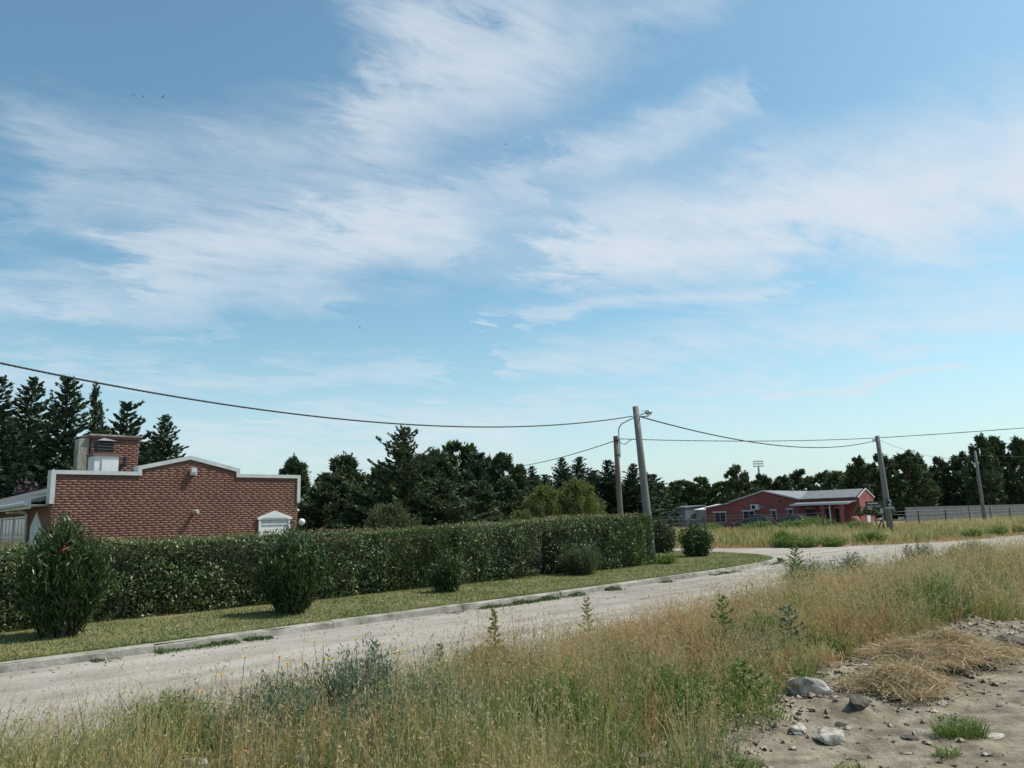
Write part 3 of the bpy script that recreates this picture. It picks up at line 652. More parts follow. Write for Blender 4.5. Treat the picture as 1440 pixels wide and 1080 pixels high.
m_dgrey = surf('dark grey render', [(0.3, (0.10, 0.112, 0.125)), (0.7, (0.14, 0.15, 0.162))], 1.0, 0.9)
m_wroof = surf('white sheet roof', [(0.3, (0.68, 0.69, 0.70)), (0.7, (0.78, 0.79, 0.80))], 1.0, 0.5)
shed('grey_shed', 94, 66.2, 4.6, 5, 2.75, 3.0, m_dgrey, m_dgrey, 'dark grey flat-topped shed behind the precast concrete fence')
shed('white_roof_shed', 96, 61.2, 7.2, 6, 2.35, 3.1, m_panel, m_wroof, 'long shed with bright white roof between grey shed and red house')

# ------------------------------------------------------------------ far boundary wall on the right
m_bwall = surf('grey blue boundary wall', [(0.3, (0.07, 0.078, 0.08)), (0.7, (0.11, 0.117, 0.12))], 0.6, 0.9, 0.2)
bwl = empty('boundary_wall', W(84.5, 29.0, 0), HROT); tag(bwl, 'long plain grey boundary wall beyond the weedy lot, under the pines', 'wall')
for k in range(46):
    MB().box(k * 3.0 + 0.11, k * 3.0 + 2.89, 0, 0.12, 0, 1.95).build('panel', m_bwall, bwl)
    MB().box(k * 3.0 - 0.1, k * 3.0 + 0.1, -0.004, 0.124, 0, 1.956).build('pier', m_bwall, bwl)

# ------------------------------------------------------------------ wire fences of the lot
m_fpost = surf('dark fence post', [(0.3, (0.05, 0.042, 0.035)), (0.7, (0.11, 0.095, 0.08))], 4, 0.9, 0.3)
def wire_fence(pts, h, label, group=None):
    e = empty('wire_fence', W(*pts[0], 0)); tag(e, label, 'fence')
    b0 = Vector(e.location); P = [Vector(W(a, b, 0)) - b0 for a, b in pts]
    for i, p in enumerate(P):
        hh = h * random.uniform(0.9, 1.1); r_ = random.uniform(0.05, 0.075); dx_, dy_ = random.uniform(-0.08, 0.08), random.uniform(-0.05, 0.05)
        MB().tube([p, p + Vector((dx_ / 2, dy_ / 2, hh / 2)), p + Vector((dx_, dy_, hh))], [r_, r_, r_ * 0.9], 7).build('post', m_fpost, e)
    for zf in (0.3, 0.55, 0.8, 0.97):
        w = MB()
        for i in range(len(P) - 1):
            a, b = P[i] + Vector((0, 0, h * zf)), P[i + 1] + Vector((0, 0, h * zf))
            w.tube([a, (a + b) / 2 - Vector((0, 0, 0.03)), b], 0.008, 4)
        w.build('wire', m_galv, e)
wire_fence([(66 + 0.1 * i, 56 - 2.9 * i) for i in range(10)], 1.7, 'wire fence on dark posts in front of the red house')
wire_fence([(71 + 7.5 * i, 26 - 0.1 * i) for i in range(10)], 1.65, 'wire fence on dark posts running past the leaning pole to the right')

# ================================================================== poles, lamp, cables
def pole(name, base, top, r0_, r1_, mat, label, n=10):
    e = empty(name, base); tag(e, label, 'utility pole')
    b = Vector(base); t_ = Vector(top) - b
    MB().tube([Vector((0, 0, -0.3)), t_ * 0.33, t_ * 0.66, t_], [r0_, r0_ * 0.67 + r1_ * 0.33, r0_ * 0.33 + r1_ * 0.67, r1_], n).build('shaft', mat, e, True)
    return e
P1B, P1T = (4.94, 28.75, 0.1), (4.66, 28.9, 5.93)
P2B, P2T = (5.93, 44.0, 0.0), (5.86, 44.0, 6.38)
P3B, P3T = (26.75, 56.0, 0.0), (26.52, 56.0, 7.1)
P4B, P4T = (49.1, 82.0, 0.0), (49.0, 82.0, 7.65)
p1 = pole('utility_pole', P1B, P1T, 0.165, 0.115, m_pole, 'tall leaning grey concrete pole standing at the end of the hedge')
MB().tube([(-0.26, 0.1, 5.42), (-0.08, 0.02, 5.42), (0.02, -0.02, 5.42), (0.16, -0.06, 5.42)], 0.02, 6).build('cable_clamp', m_black, p1)
MB().tube([(-0.1, -0.05, 5.62), (0.05, -0.12, 5.62), (0.12, -0.1, 5.55)], 0.012, 6).build('hook', m_galv, p1)
p2 = pole('wooden_pole', P2B, P2T, 0.17, 0.14, m_wood, 'brown wooden street lamp pole rising behind the hedge')
arm = MB().tube([(0.12, -0.12, 5.15), (0.11, -0.12, 5.9), (0.10, -0.12, 6.65), (0.16, -0.12, 6.9), (0.32, -0.12, 7.08), (0.62, -0.12, 7.22), (1.15, -0.12, 7.45), (1.75, -0.12, 7.68)], 0.035, 8).build('lamp_arm', m_galv, p2)
lh = MB().lathe([(0.05, 0.12), (0.14, 0.10), (0.2, 0.02), (0.21, -0.06), (0.16, -0.12)], (1.88, -0.12, 7.70), 14).build('lamp_head', m_galv, p2, True)
MB().lathe([(0.15, -0.121), (0.12, -0.17), (0.04, -0.2)], (1.88, -0.12, 7.70), 14).build('lamp_glass', m_white, lh)
for z_ in (5.25, 6.1): MB().tube([(-0.02, 0, z_), (-0.02, 0, z_ + 0.06)], 0.175, 12).build('strap', m_black, p2)
p3 = pole('utility_pole', P3B, P3T, 0.24, 0.15, m_pole, 'thick leaning concrete pole with painted number in the roadside weeds')
MB().tube([(-0.2, 0, 6.75), (-0.6, -0.05, 6.72)], 0.03, 6).build('crossarm', m_galv, p3)
for x_ in (-0.45, -0.58): MB().lathe([(0.03, -0.12), (0.07, -0.06), (0.04, 0.0), (0.07, 0.06), (0.03, 0.1)], (x_, -0.05, 6.78), 10).build('insulator', m_trim, p3)
pl = MB().box(-0.22, 0.26, -0.245, -0.225, 2.0, 2.55).build('number_plate', m_black, p3)
MB().box(-0.26, 0.30, -0.25, 0.2, 1.84, 1.97).build('steel_band', m_galv, p3)
cu = bpy.data.curves.new('number', 'FONT'); cu.body = '2'; cu.size = 0.6; cu.align_x = 'CENTER'; cu.extrude = 0.004
to = bpy.data.objects.new('tmp', cu); COL.objects.link(to); dg = bpy.context.evaluated_depsgraph_get()
nme = bpy.data.meshes.new_from_object(to.evaluated_get(dg)); bpy.data.objects.remove(to)
no_ = link('painted_number', nme, pl, m_white); no_.rotation_euler = (R(90), 0, 0); no_.location = (0.02, -0.252, 2.07)
p4 = pole('utility_pole', P4B, P4T, 0.20, 0.13, m_pole, 'slim concrete pole in front of the boundary wall and pines')
# road sign post beside the leaning pole
sg = empty('sign_post', (26.55, 57.0, 0)); tag(sg, 'dark wooden sign board on braced post beside the leaning pole', 'sign')
MB().tube([(0.2, 0, 0), (0.15, 0, 2.4)], 0.06, 8).build('post', m_fpost, sg)
MB().tube([(-0.5, 0, 0), (0.15, 0, 1.1)], 0.045, 6).build('brace', m_fpost, sg)
sb = MB().box(-1.0, 0.35, -0.08, -0.04, 1.95, 2.4).build('board', m_fpost, sg)
MB().box(-0.85, -0.1, -0.088, -0.081, 2.22, 2.30).build('painted_line', m_white, sb); MB().box(-0.9, -0.45, -0.088, -0.081, 2.03, 2.08).build('painted_line', m_white, sb); MB().box(-0.35, 0.1, -0.088, -0.081, 2.03, 2.08).build('painted_line', m_white, sb)
MB().box(0.02, 0.22, -0.1, -0.062, 1.5, 1.88).build('meter_box', m_trim, sg)
MB().tube([(0.15, -0.08, 0.75), (0.15, -0.08, 1.35)], 0.075, 8).build('pale_sleeve', m_conc, sg)

def cable(a, b, sag, rad, label, strands=2, n=160, pts=None):
    a, b = Vector(a), Vector(b); P = []
    for i in range(n + 1):
        u = i / n; p = a.lerp(b, u); p.z -= 4 * sag * u * (1 - u); P.append(p)
    if pts is not None: P = [Vector(p) for p in pts]
    root = P[0].copy(); mb = MB(); L_ = 0; path = [[] for _ in range(strands)]
    for i, p in enumerate(P):
        if i: L_ += (p - P[i - 1]).length
        t = (P[min(i + 1, len(P) - 1)] - P[max(i - 1, 0)]).normalized(); a_ = t.cross(Vector((0, 0, 1))).normalized(); b_ = t.cross(a_)
        for k in range(strands):
            q = L_ * 2 * math.pi / 0.30 + k * 2 * math.pi / strands
            path[k].append(p - root + (rad * 0.62 if strands > 1 else 0) * (math.cos(q) * a_ + math.sin(q) * b_))
    for k in range(strands): mb.tube(path[k], rad, 5)
    if strands > 1: mb.tube([p - root for p in P], rad * 0.95, 5)
    o = mb.build('overhead_cable', m_cable); o.location = root
    return tag(o, label, 'cable', None)
ss = np.linspace(-9, 23.45, 1100)
fit = np.polyfit([3.1, 4.34, 5.73, 7.29, 10.03, 13.44, 17.79, 23.4], [5.12, 4.92, 4.76, 4.62, 4.5, 4.56, 4.84, 5.53], 2)
cable((0, 0, 0), (1, 0, 0), 0, 0.0135, 'thick twisted black cable sagging over the brick house to the hedge-end pole', 3, pts=[W(s_, 17.17, np.polyval(fit, s_)) for s_ in ss])
cable((4.82, 28.82, 5.52), (26.2, 55.95, 6.72), 0.78, 0.017, 'twisted black cable sagging from hedge-end pole to leaning numbered pole', 3, 700)
cable((6.0, 44.0, 6.22), (26.5, 56, 6.95), 0.18, 0.02, 'nearly level black cable from wooden lamp pole to leaning numbered pole', 2, 200)
cable((26.5, 56, 6.95), (58, 44, 8.2), 0.3, 0.02, 'black cable leaving the leaning numbered pole over the road', 2, 240)
cable((5.8, 44, 6.11), (-1.0, 72, 6.55), 0.25, 0.02, 'black cable running from wooden lamp pole towards the dark conifers', 2, 160)
cable((26.6, 56, 6.8), (49.0, 82, 7.2), 0.75, 0.012, 'thin slack cable between the leaning pole and the slim pole', 1, 60)
cable((49.0, 82, 7.2), (92, 96, 9.0), 0.9, 0.014, 'thin cable leaving the slim pole past the pines', 1, 60)
jm = MB().tube([(0, 0, 0), (0.15, 0, -0.28), (0.4, 0.1, -0.30), (0.65, 0.2, -0.1), (0.95, 0.45, 0.03)], 0.022, 6).build('jumper_cable', m_cable)
jm.location = (6.0, 43.9, 6.2); tag(jm, 'short curved jumper cable below the top of the wooden lamp pole', 'cable')

# far floodlight mast, street lamp and T-shaped pole
fl = empty('floodlight_mast', (60, 190, 0)); tag(fl, 'stadium floodlight mast rising above the far trees', 'floodlight')
MB().tube([(0, 0, 0), (0, 0, 12.8)], [0.35, 0.22], 10).build('mast', m_galv, fl)
fr_ = MB()
for z_ in (12.85, 13.45, 14.05): fr_.box(-1.25, 1.25, -0.04, 0.04, z_, z_ + 0.07)
for x_ in (-1.22, 0, 1.15): fr_.box(x_, x_ + 0.07, 0.041, 0.09, 12.8, 14.3)
fr_.build('frame', m_galv, fl)
for z_ in (12.95, 13.55, 14.15):
    for i in range(6): MB().tube([(-1.05 + i * 0.42, -0.06, z_ + 0.15), (-1.05 + i * 0.42, -0.3, z_ + 0.08)], [0.08, 0.17], 8).build('lamp', m_white if i % 2 else m_galv, fl)
sl_ = empty('street_lamp', (75.9, 140, 0)); tag(sl_, 'small distant street lamp in front of the dark pines', 'street lamp')
MB().tube([(0, 0, 0), (-0.1, 0, 4.4), (0, 0, 5.2), (0.5, 0, 5.8)], [0.12, 0.09, 0.07, 0.06], 8).build('shaft', m_galv, sl_)
MB().lathe([(0.1, -0.15), (0.22, -0.05), (0.2, 0.1), (0.05, 0.2)], (0.65, 0, 5.85), 10).build('lamp_head', m_white, sl_)
tp = empty('crossarm_pole', (43.4, 95, 0)); tag(tp, 'thin dark pole with crossarm behind the red house gable', 'utility pole')
MB().tube([(0, 0, 0), (-0.05, 0, 4.9)], 0.11, 8).build('shaft', m_wood, tp); MB().box(-0.9, 0.7, -0.05, 0.05, 4.7, 4.82).build('crossarm', m_wood, tp); MB().tube([(0.25, 0.1, 0), (0.3, 0.1, 4.2)], 0.07, 6).build('stay_post', m_wood, tp)

# birds
for i, (x_, y_, z_) in enumerate(((-31.54, 60, 38.24), (-30.69, 60, 38.08), (-29.96, 62, 39.24), (0.03, 70, 37.96), (-16.13, 80, 22.48))):
    b = MB(); b.lathe([(0.005, -0.16), (0.035, -0.08), (0.04, 0.02), (0.02, 0.13), (0.005, 0.2)], (0, 0, 0), 7)
    b.v = [(v[0], v[2], v[1]) for v in b.v]
    for sgn in (-1, 1):
        b._a([(0, 0.06, 0.01), (0, -0.04, 0.01), (sgn * 0.2, -0.02, 0.09), (sgn * 0.2, 0.06, 0.09), (sgn * 0.42, -0.06, 0.04), (0, 0.06, 0.022), (0, -0.04, 0.022), (sgn * 0.2, -0.02, 0.1), (sgn * 0.2, 0.06, 0.1)],
             [(0, 1, 2, 3), (3, 2, 4), (8, 7, 6, 5), (8, 4, 7)])
    o = b.build('bird', m_black); o.location = (x_, y_, z_); o.rotation_euler = (0.2, 0.3 * i, i * 1.3); o.scale = (0.55, 0.55, 0.55)
    tag(o, ['small dark bird in flight, one of three together in the sky', 'small dark bird flying alone high over the big white cloud', 'small dark bird flying alone low in the clear sky'][max(0, i - 2)], 'bird', 'birds in flight')

# ================================================================== trees
def trunk_mesh(h, r, lean=0.0, limbs=(), n=7):
    mb = MB(); mb.tube([(0, 0, -0.1), (lean * 0.3, 0, h * 0.35), (lean * 0.7, lean * 0.3, h * 0.7), (lean, lean * 0.3, h)], [r, r * 0.8, r * 0.45, r * 0.08], n)
    for a, b in limbs: mb.tube([a, [(p + q) / 2 + 0.04 * random.uniform(-1, 1) for p, q in zip(a, b)], b], [r * 0.35, r * 0.22, r * 0.08], 5)
    return mb
def spruce(seed, H=10.0, Rad=2.2, up=0.15, open_=1.0, n_leaf=26, irregular=0.25):
    rg = np.random.default_rng(seed); P, A, Lh, Wh = [], [], [], []; limbs = []
    z = 0.05 * H; wh = 0
    while z < H * 0.985:
        rel = z / H
        L0 = Rad * ((1 - rel) ** 0.82) * (1 + 0.25 * math.sin(wh * 2.1 + seed)) + 0.10
        nb = int(5 + 4 * (1 - rel)); a0 = rg.random() * 6.28
        for b in range(nb):
            az_ = a0 + 6.283 * b / nb + rg.normal() * 0.25; Lb = L0 * (1 + irregular * rg.normal()); Lb = max(0.12, Lb)
            d_ = np.array([math.cos(az_), math.sin(az_), 0])
            n_ = max(5, int(n_leaf * Lb / Rad) + 4)
            u = 0.12 + 0.88 * rg.random(n_) ** 0.8
            pos = d_ * (u * Lb)[:, None]; pos[:, 2] = z + Lb * (up * u + 0.25 * u ** 2 * (0.5 + rel) - 0.18 * u * (1 - rel)) + rg.normal(size=n_) * 0.05
            lat = np.cross(d_, [0, 0, 1]); sp = rg.uniform(-1, 1, n_) * 0.28 * Lb * (1.1 - u)
            pos += lat * sp[:, None]
            P.append(pos); A.append(d_ * 0.9 + lat * np.sign(sp)[:, None] * 0.55 + np.array([0, 0, 0.25 + 0.5 * rel]) + rg.normal(size=(n_, 3)) * 0.28)
            Lh.append(rg.uniform(0.13, 0.26, n_) * (0.55 + 0.6 * (1 - rel))); Wh.append(rg.uniform(0.045, 0.09, n_) * (0.7 + 0.6 * (1 - rel)))
            if wh % 3 == 0 and b % 3 == 0: limbs.append(((0, 0, z), tuple(d_ * Lb * 0.8 + np.array([0, 0, z + Lb * up * 0.7]))))
        z += 0.27 * open_ * (0.75 + 0.5 * rg.random()) * (0.6 + 0.6 * (1 - rel)); wh += 1
    nm = NM(); leaves(nm, np.concatenate(P), np.concatenate(A), np.concatenate(Lh), np.concatenate(Wh), rg)
    return nm, trunk_mesh(H * 0.97, 0.16, 0, limbs[:22])
def clumpy(seed, H, Rad, shape, ncl, per, lsize, upw, z0=0.1, crad=0.32, wide=0.4, trunk_r=0.18):
    """crown of separate leaf clumps; shape(rel) gives the radius along the height"""
    rg = np.random.default_rng(seed); P, A, limbs = [], [], []
    for c in range(ncl):
        rel = z0 + (1 - z0) * (c + rg.random()) / ncl; az_ = rg.random() * 6.283; rr = shape(rel) * Rad * math.sqrt(rg.uniform(0.15, 1.0)) * rg.uniform(0.8, 1.12)
        ctr = np.array([rr * math.cos(az_), rr * math.sin(az_), rel * H * rg.uniform(0.97, 1.0)])
        cr = crad * Rad * rg.uniform(0.6, 1.25) * (0.55 + 0.6 * (1 - rel))
        dd = rdir(per, rg); rad = rg.random(per) ** 0.45; rad *= (1 + 0.28 * rg.normal(size=per))
        pos = ctr + dd * (rad * cr)[:, None] * np.array([1, 1, 0.75 + upw * 0.8])
        out = unit(np.array([math.cos(az_) * 0.7, math.sin(az_) * 0.7, 0.1 + upw]))
        P.append(pos); A.append(dd * 0.6 + out * 0.8 + rg.normal(size=(per, 3)) * 0.45)
        if c % 3 == 0: limbs.append(((0, 0, max(0.1, rel - 0.15) * H), tuple(ctr)))
    P = np.concatenate(P); P[:, 2] = np.maximum(P[:, 2], 0.05); n_ = len(P)
    nm = NM(); leaves(nm, P, np.concatenate(A), rg.uniform(0.6, 1.3, n_) * lsize, rg.uniform(0.6, 1.2, n_) * lsize * wide, rg)
    return nm, trunk_mesh(H * 0.93, trunk_r, rg.normal() * 0.15, limbs)
PROTO = {}
def add_proto(key, nm_tr, leafmat, H, Rad):
    nm, tr = nm_tr; c = nm.mesh(key + '_crown'); c.materials.append(leafmat); t = tr.mesh(key + '_trunk', True); t.materials.append(m_bark)
    PROTO[key] = (c, t, H, Rad)
def tree(name, key, x, y, h, r, label, group=None, rz=None, cat='tree', z=0.0):
    c, t, H0, R0 = PROTO[key]
    e = empty(name, (x, y, z), random.uniform(0, 6.28) if rz is None else rz); e.scale = (r / R0, r / R0, h / H0)
    tag(e, label, cat, group); link('crown', c, e); link('trunk', t, e); return e
for i in range(3): add_proto(f'spruce{i}', spruce(11 + i, 10, 2.2, irregular=0.22 + 0.08 * i, n_leaf=62), f_spruce, 10, 2.2)
add_proto('cedar', spruce(31, 9, 2.0, up=0.30, open_=1.7, n_leaf=110, irregular=0.28), f_spruce, 9, 2.0)
add_proto('ragged', spruce(41, 8, 2.8, up=0.22, open_=1.15, n_leaf=100, irregular=0.42), f_cyp, 8, 2.8)
add_proto('slender', clumpy(51, 10, 0.8, lambda q: min(1, 0.55 + 1.1 * q) * (1.12 - q) ** 0.45 * 0.85, 60, 70, 0.14, 1.3, 0.03, 0.55), f_spruce, 10, 0.8)
for i in range(3): add_proto(f'cypress{i}', clumpy(61 + i, 7, 2.1, lambda q: (1.04 - q) ** 0.62 * (0.75 + 0.5 * min(1, 3 * q)), 130, 105, 0.18, 0.7, 0.02, 0.22, 0.4), f_cyp, 7, 2.1)
for i in range(3): add_proto(f'pine{i}', clumpy(71 + i, 10.5, 3.2, lambda q: (math.sin(math.pi * min(1, max(0.06, q * 0.72 + 0.26))) ** 0.7), 80, 105, 0.30, 0.40, 0.02 + 0.05 * i, 0.25, 0.36, 0.24), f_pine, 10.5, 3.2)
for i in range(2): add_proto(f'broad{i}', clumpy(81 + i, 9, 3.6, lambda q: (math.sin(math.pi * min(1, max(0.05, q * 0.8 + 0.16))) ** 0.5), 75, 95, 0.32, 0.25, 0.02, 0.27, 0.5, 0.24), f_broad, 9, 3.6)

G1 = 'dark spruces behind the brick house'
tree('spruce_tree', 'spruce0', -32.6, 48, 11.9, 3.4, 'tall dark spruce behind the brick house, at the outer end of the row', G1)
tree('spruce_tree', 'spruce1', -33.0, 52, 12.5, 3.5, 'tall pointed dark spruce in the row behind the brick house window side', G1)
tree('spruce_tree', 'spruce2', -27.6, 47, 11.4, 3.1, 'tall bushy dark spruce directly left of the slender cypress', G1)
tree('cypress_tree', 'slender', -27.4, 50, 11.3, 0.75, 'slender columnar dark cypress between the spruces behind the chimney')
tree('cedar_tree', 'cedar', -21.8, 43, 9.2, 2.5, 'open branched dark cedar rising right above the brick chimney')
tree('spruce_tree', 'spruce1', -20.1, 44, 8.4, 2.4, 'smaller spruce between the chimney and the gable peak of the brick house')
tree('spruce_tree', 'spruce0', -24.2, 52, 8.2, 2.6, 'low dark spruce filling the gap behind the chimney', G1)
tree('spruce_tree', 'spruce2', -35.0, 54, 9.5, 3.0, 'low dark spruce filling the gap behind the facade windows', G1)
tree('spruce_tree', 'spruce1', -29.5, 45, 7.6, 2.8, 'low wide spruce standing just behind the pale house roof', G1)
tree('spruce_tree', 'spruce0', -33.5, 44, 6.5, 2.8, 'short dark spruce beyond the left eaves of the brick house', G1)
f_round = foliage('olive shrub leaves', [(0, (0.05, 0.07, 0.025)), (0.5, (0.09, 0.115, 0.045)), (1, (0.16, 0.175, 0.08))], 0.55, 0.25)
add_proto('round', clumpy(91, 2.0, 1.4, lambda q: (math.sin(math.pi * min(1, q * 0.6 + 0.36)) ** 0.6), 120, 130, 0.06, 0.5, 0.03, 0.26, 0.34, 0.06), f_round, 2.0, 1.4)
add_proto('flat', clumpy(95, 2.0, 2.0, lambda q: 1.0, 46, 90, 0.10, 0.0, 0.72, 0.22, 0.4, 0.07), f_cyp, 2.0, 2.0)
add_proto('purple', clumpy(92, 3.0, 2.0, lambda q: (math.sin(math.pi * min(1, q * 0.7 + 0.25)) ** 0.6), 40, 80, 0.10, 0.3, 0.05, 0.30, 0.5, 0.1), f_purple, 3.0, 2.0)
add_proto('willow', clumpy(93, 3.4, 1.7, lambda q: (math.sin(math.pi * min(1, q * 0.62 + 0.34)) ** 0.6), 170, 110, 0.075, 0.4, 0.03, 0.24, 0.32, 0.09), f_willow, 3.4, 1.7)
for i, (x, y, h, r) in enumerate([(-37.0, 50, 9.0, 3.0), (-30.0, 56, 9.5, 3.2), (-26.0, 54, 8.0, 3.0), (-22.5, 50, 6.2, 2.6), (-31.5, 43, 6.0, 2.6), (-27.0, 42, 5.6, 2.4)]):
    tree('spruce_tree', f'spruce{i % 3}', x, y, h, r, 'shorter dark spruce closing the row behind the brick house', G1)
tree('purple_bush', 'purple', -22.5, 36.5, 3.9, 2.4, 'dark purple leaved bush behind the pale house roof', cat='bush')
G2 = 'dark conifers beyond the hedge'
for i, (x, y, h, r, key) in enumerate([(-16.5, 58, 6.6, 2.3, 'cypress0'), (-12.2, 55, 6.5, 2.6, 'cypress1'), (-9.0, 54, 5.9, 2.2, 'cypress2'), (-5.7, 58, 7.0, 2.4, 'cypress1'),
        (-1.0, 60, 6.9, 2.1, 'cypress2'), (0.3, 58, 5.6, 1.7, 'cypress0'), (-2.3, 64, 6.7, 2.0, 'cypress0'), (-14.6, 61, 5.8, 2.6, 'cypress2'), (-8.2, 62, 6.5, 2.4, 'cypress0'), (-3.6, 56, 5.2, 2.0, 'cypress1'), (-10.8, 60, 5.6, 2.6, 'cypress1'), (-12.8, 52, 4.6, 2.2, 'cypress2'), (-17.5, 63, 5.2, 2.6, 'cypress1'), (-6.8, 56, 6.6, 2.6, 'cypress2'), (-0.6, 54, 4.6, 2.0, 'cypress1'), (1.6, 62, 4.8, 2.0, 'cypress2'), (-9.6, 50, 4.2, 2.2, 'cypress0'), (-2.4, 52, 4.4, 2.0, 'cypress2')]):
    tree('cypress_tree', key, x, y, h, r, 'dense dark cypress in the clump of conifers beyond the hedge', G2)
tree('conifer_tree', 'ragged', -7.2, 50, 8.1, 3.1, 'ragged topped conifer, tallest of the clump beyond the hedge')
tree('conifer_tree', 'ragged', -4.6, 49, 4.6, 2.8, 'low spreading conifer at the foot of the tall ragged conifer')
tree('broadleaf_tree', 'broad0', -5.0, 66, 8.4, 2.6, 'mid green leafy tree topping out behind the dark cypresses')
tree('cypress_tree', 'slender', -2.9, 62, 7.3, 1.3, 'narrow dark cypress beside the mid green leafy tree')
G3 = 'small conifers behind the willow bushes'
for i, (x, y, h, r) in enumerate([(1.7, 75, 6.3, 1.8), (4.9, 80, 7.3, 2.4), (7.2, 85, 7.7, 2.4), (10.2, 84, 7.3, 2.8), (12.9, 84, 6.8, 2.5), (3.2, 82, 5.8, 2.2), (15.2, 90, 6.2, 2.6), (8.7, 88, 6.2, 2.8), (5.8, 90, 6.0, 3.0), (11.5, 90, 6.0, 3.0), (14.0, 94, 6.0, 3.0), (1.0, 84, 5.2, 2.6), (2.4, 88, 6.2, 3.0), (6.4, 96, 7.2, 3.4), (10.0, 98, 7.0, 3.4), (17.5, 98, 6.4, 3.2), (0.0, 80, 5.6, 2.4)]):
    tree('spruce_tree', f'spruce{i % 3}', x, y, h * 1.06 + 0.3, r * 1.15, 'small dark conifer in the row behind the green willow bushes', G3)
tree('willow_bush', 'willow', 1.5, 38, 3.35, 1.45, 'pale green willow bush behind the hedge, the lower of two', cat='bush')
tree('willow_bush', 'willow', 3.1, 38.4, 3.6, 1.55, 'pale green willow bush behind the hedge beside the wooden pole, the taller of two', cat='bush')
tree('willow_bush', 'willow', 0.3, 36.5, 2.2, 1.0, 'low pale green bush peeking over the hedge beside the willow bushes', cat='bush')
tree('round_shrub', 'round', -5.35, 33, 2.55, 1.35, 'rounded grey green shrub peeking over the hedge below the ragged conifer', cat='shrub')
G4 = 'trees in the far row behind the red house'
for i, (x, y, h, r, key) in enumerate([(29.0, 165, 8.2, 4.0, 'broad0'), (33.2, 168, 8.6, 4.2, 'broad1'), (36.8, 170, 9.1, 4.4, 'broad0'), (40.3, 168, 9.6, 3.9, 'broad1'), (44.0, 165, 8.3, 3.9, 'broad0'), (25.0, 165, 7.6, 4.0, 'broad1'), (31.0, 175, 8.4, 4.6, 'broad1'), (38.5, 176, 9.0, 4.8, 'broad0'), (21.5, 168, 7.4, 4.2, 'broad0'), (46.5, 168, 8.2, 4.4, 'broad1')]):
    tree('broadleaf_tree', key, x, y, h, r, 'dark leafy tree in the far row behind the white roofed shed', G4)
for i, (x, y, h, r) in enumerate([(43.0, 150, 10.8, 3.9), (49.2, 155, 9.3, 3.7), (46.5, 158, 8.0, 3.6), (53.4, 155, 8.7, 3.9), (58.3, 158, 10.2, 4.1), (63.1, 158, 9.6, 3.9), (55.8, 162, 8.5, 3.8), (66.5, 162, 8.8, 3.8), (60.5, 166, 9.0, 4.4), (51.0, 164, 8.4, 4.4), (69.5, 166, 8.6, 4.2)]):
    tree('pine_tree', f'pine{i % 3}', x, y, h, r, 'dark pine in the far row directly behind the red house', 'pines behind the red house')
tree('broadleaf_tree', 'broad1', 68.3, 160, 9.6, 3.3, 'lighter green tree between the red house pines and the pine grove')
for i, (x, y, h, r) in enumerate([(56.8, 128, 10.2, 3.3), (59.6, 126, 10.6, 3.6), (61.9, 122, 10.5, 3.9), (66.3, 128, 10.4, 3.4), (58.2, 132, 9.0, 3.5), (64.0, 132, 9.2, 3.6), (61.0, 134, 8.6, 4.0), (68.0, 133, 7.8, 3.2), (56.0, 136, 8.4, 3.6)]):
    tree('pine_tree', f'pine{i % 3}', x, y, h, r, 'big dark pine in the grove behind the leaning numbered pole', 'pines behind the leaning pole')
for i, (x, y, h, r) in enumerate([(71.2, 130, 9.2, 2.6), (74.0, 128, 9.5, 3.2), (73.9, 122, 11.5, 3.1), (78.6, 126, 11.8, 3.2), (81.4, 124, 11.2, 3.3), (86.0, 126, 10.2, 3.2), (76.5, 133, 8.0, 3.4), (72.5, 134, 7.6, 3.2), (84.0, 134, 8.6, 3.6)]):
    tree('pine_tree', f'pine{(i + 1) % 3}', x, y, h * 1.10, r, 'tall dark pine behind the boundary wall past the slim pole', 'pines behind the boundary wall')
for i, (x, y, h, r) in enumerate([(97, 175, 5.6, 5.0), (92.0, 175, 4.4, 4.2), (114.4, 180, 5.4, 5.0), (104, 178, 5.0, 4.6), (122, 182, 6, 5)]):
    tree('broadleaf_tree', f'broad{i % 2}', x, y, h, r, 'pale green tree far away behind the boundary wall pines', 'far trees behind the pines')

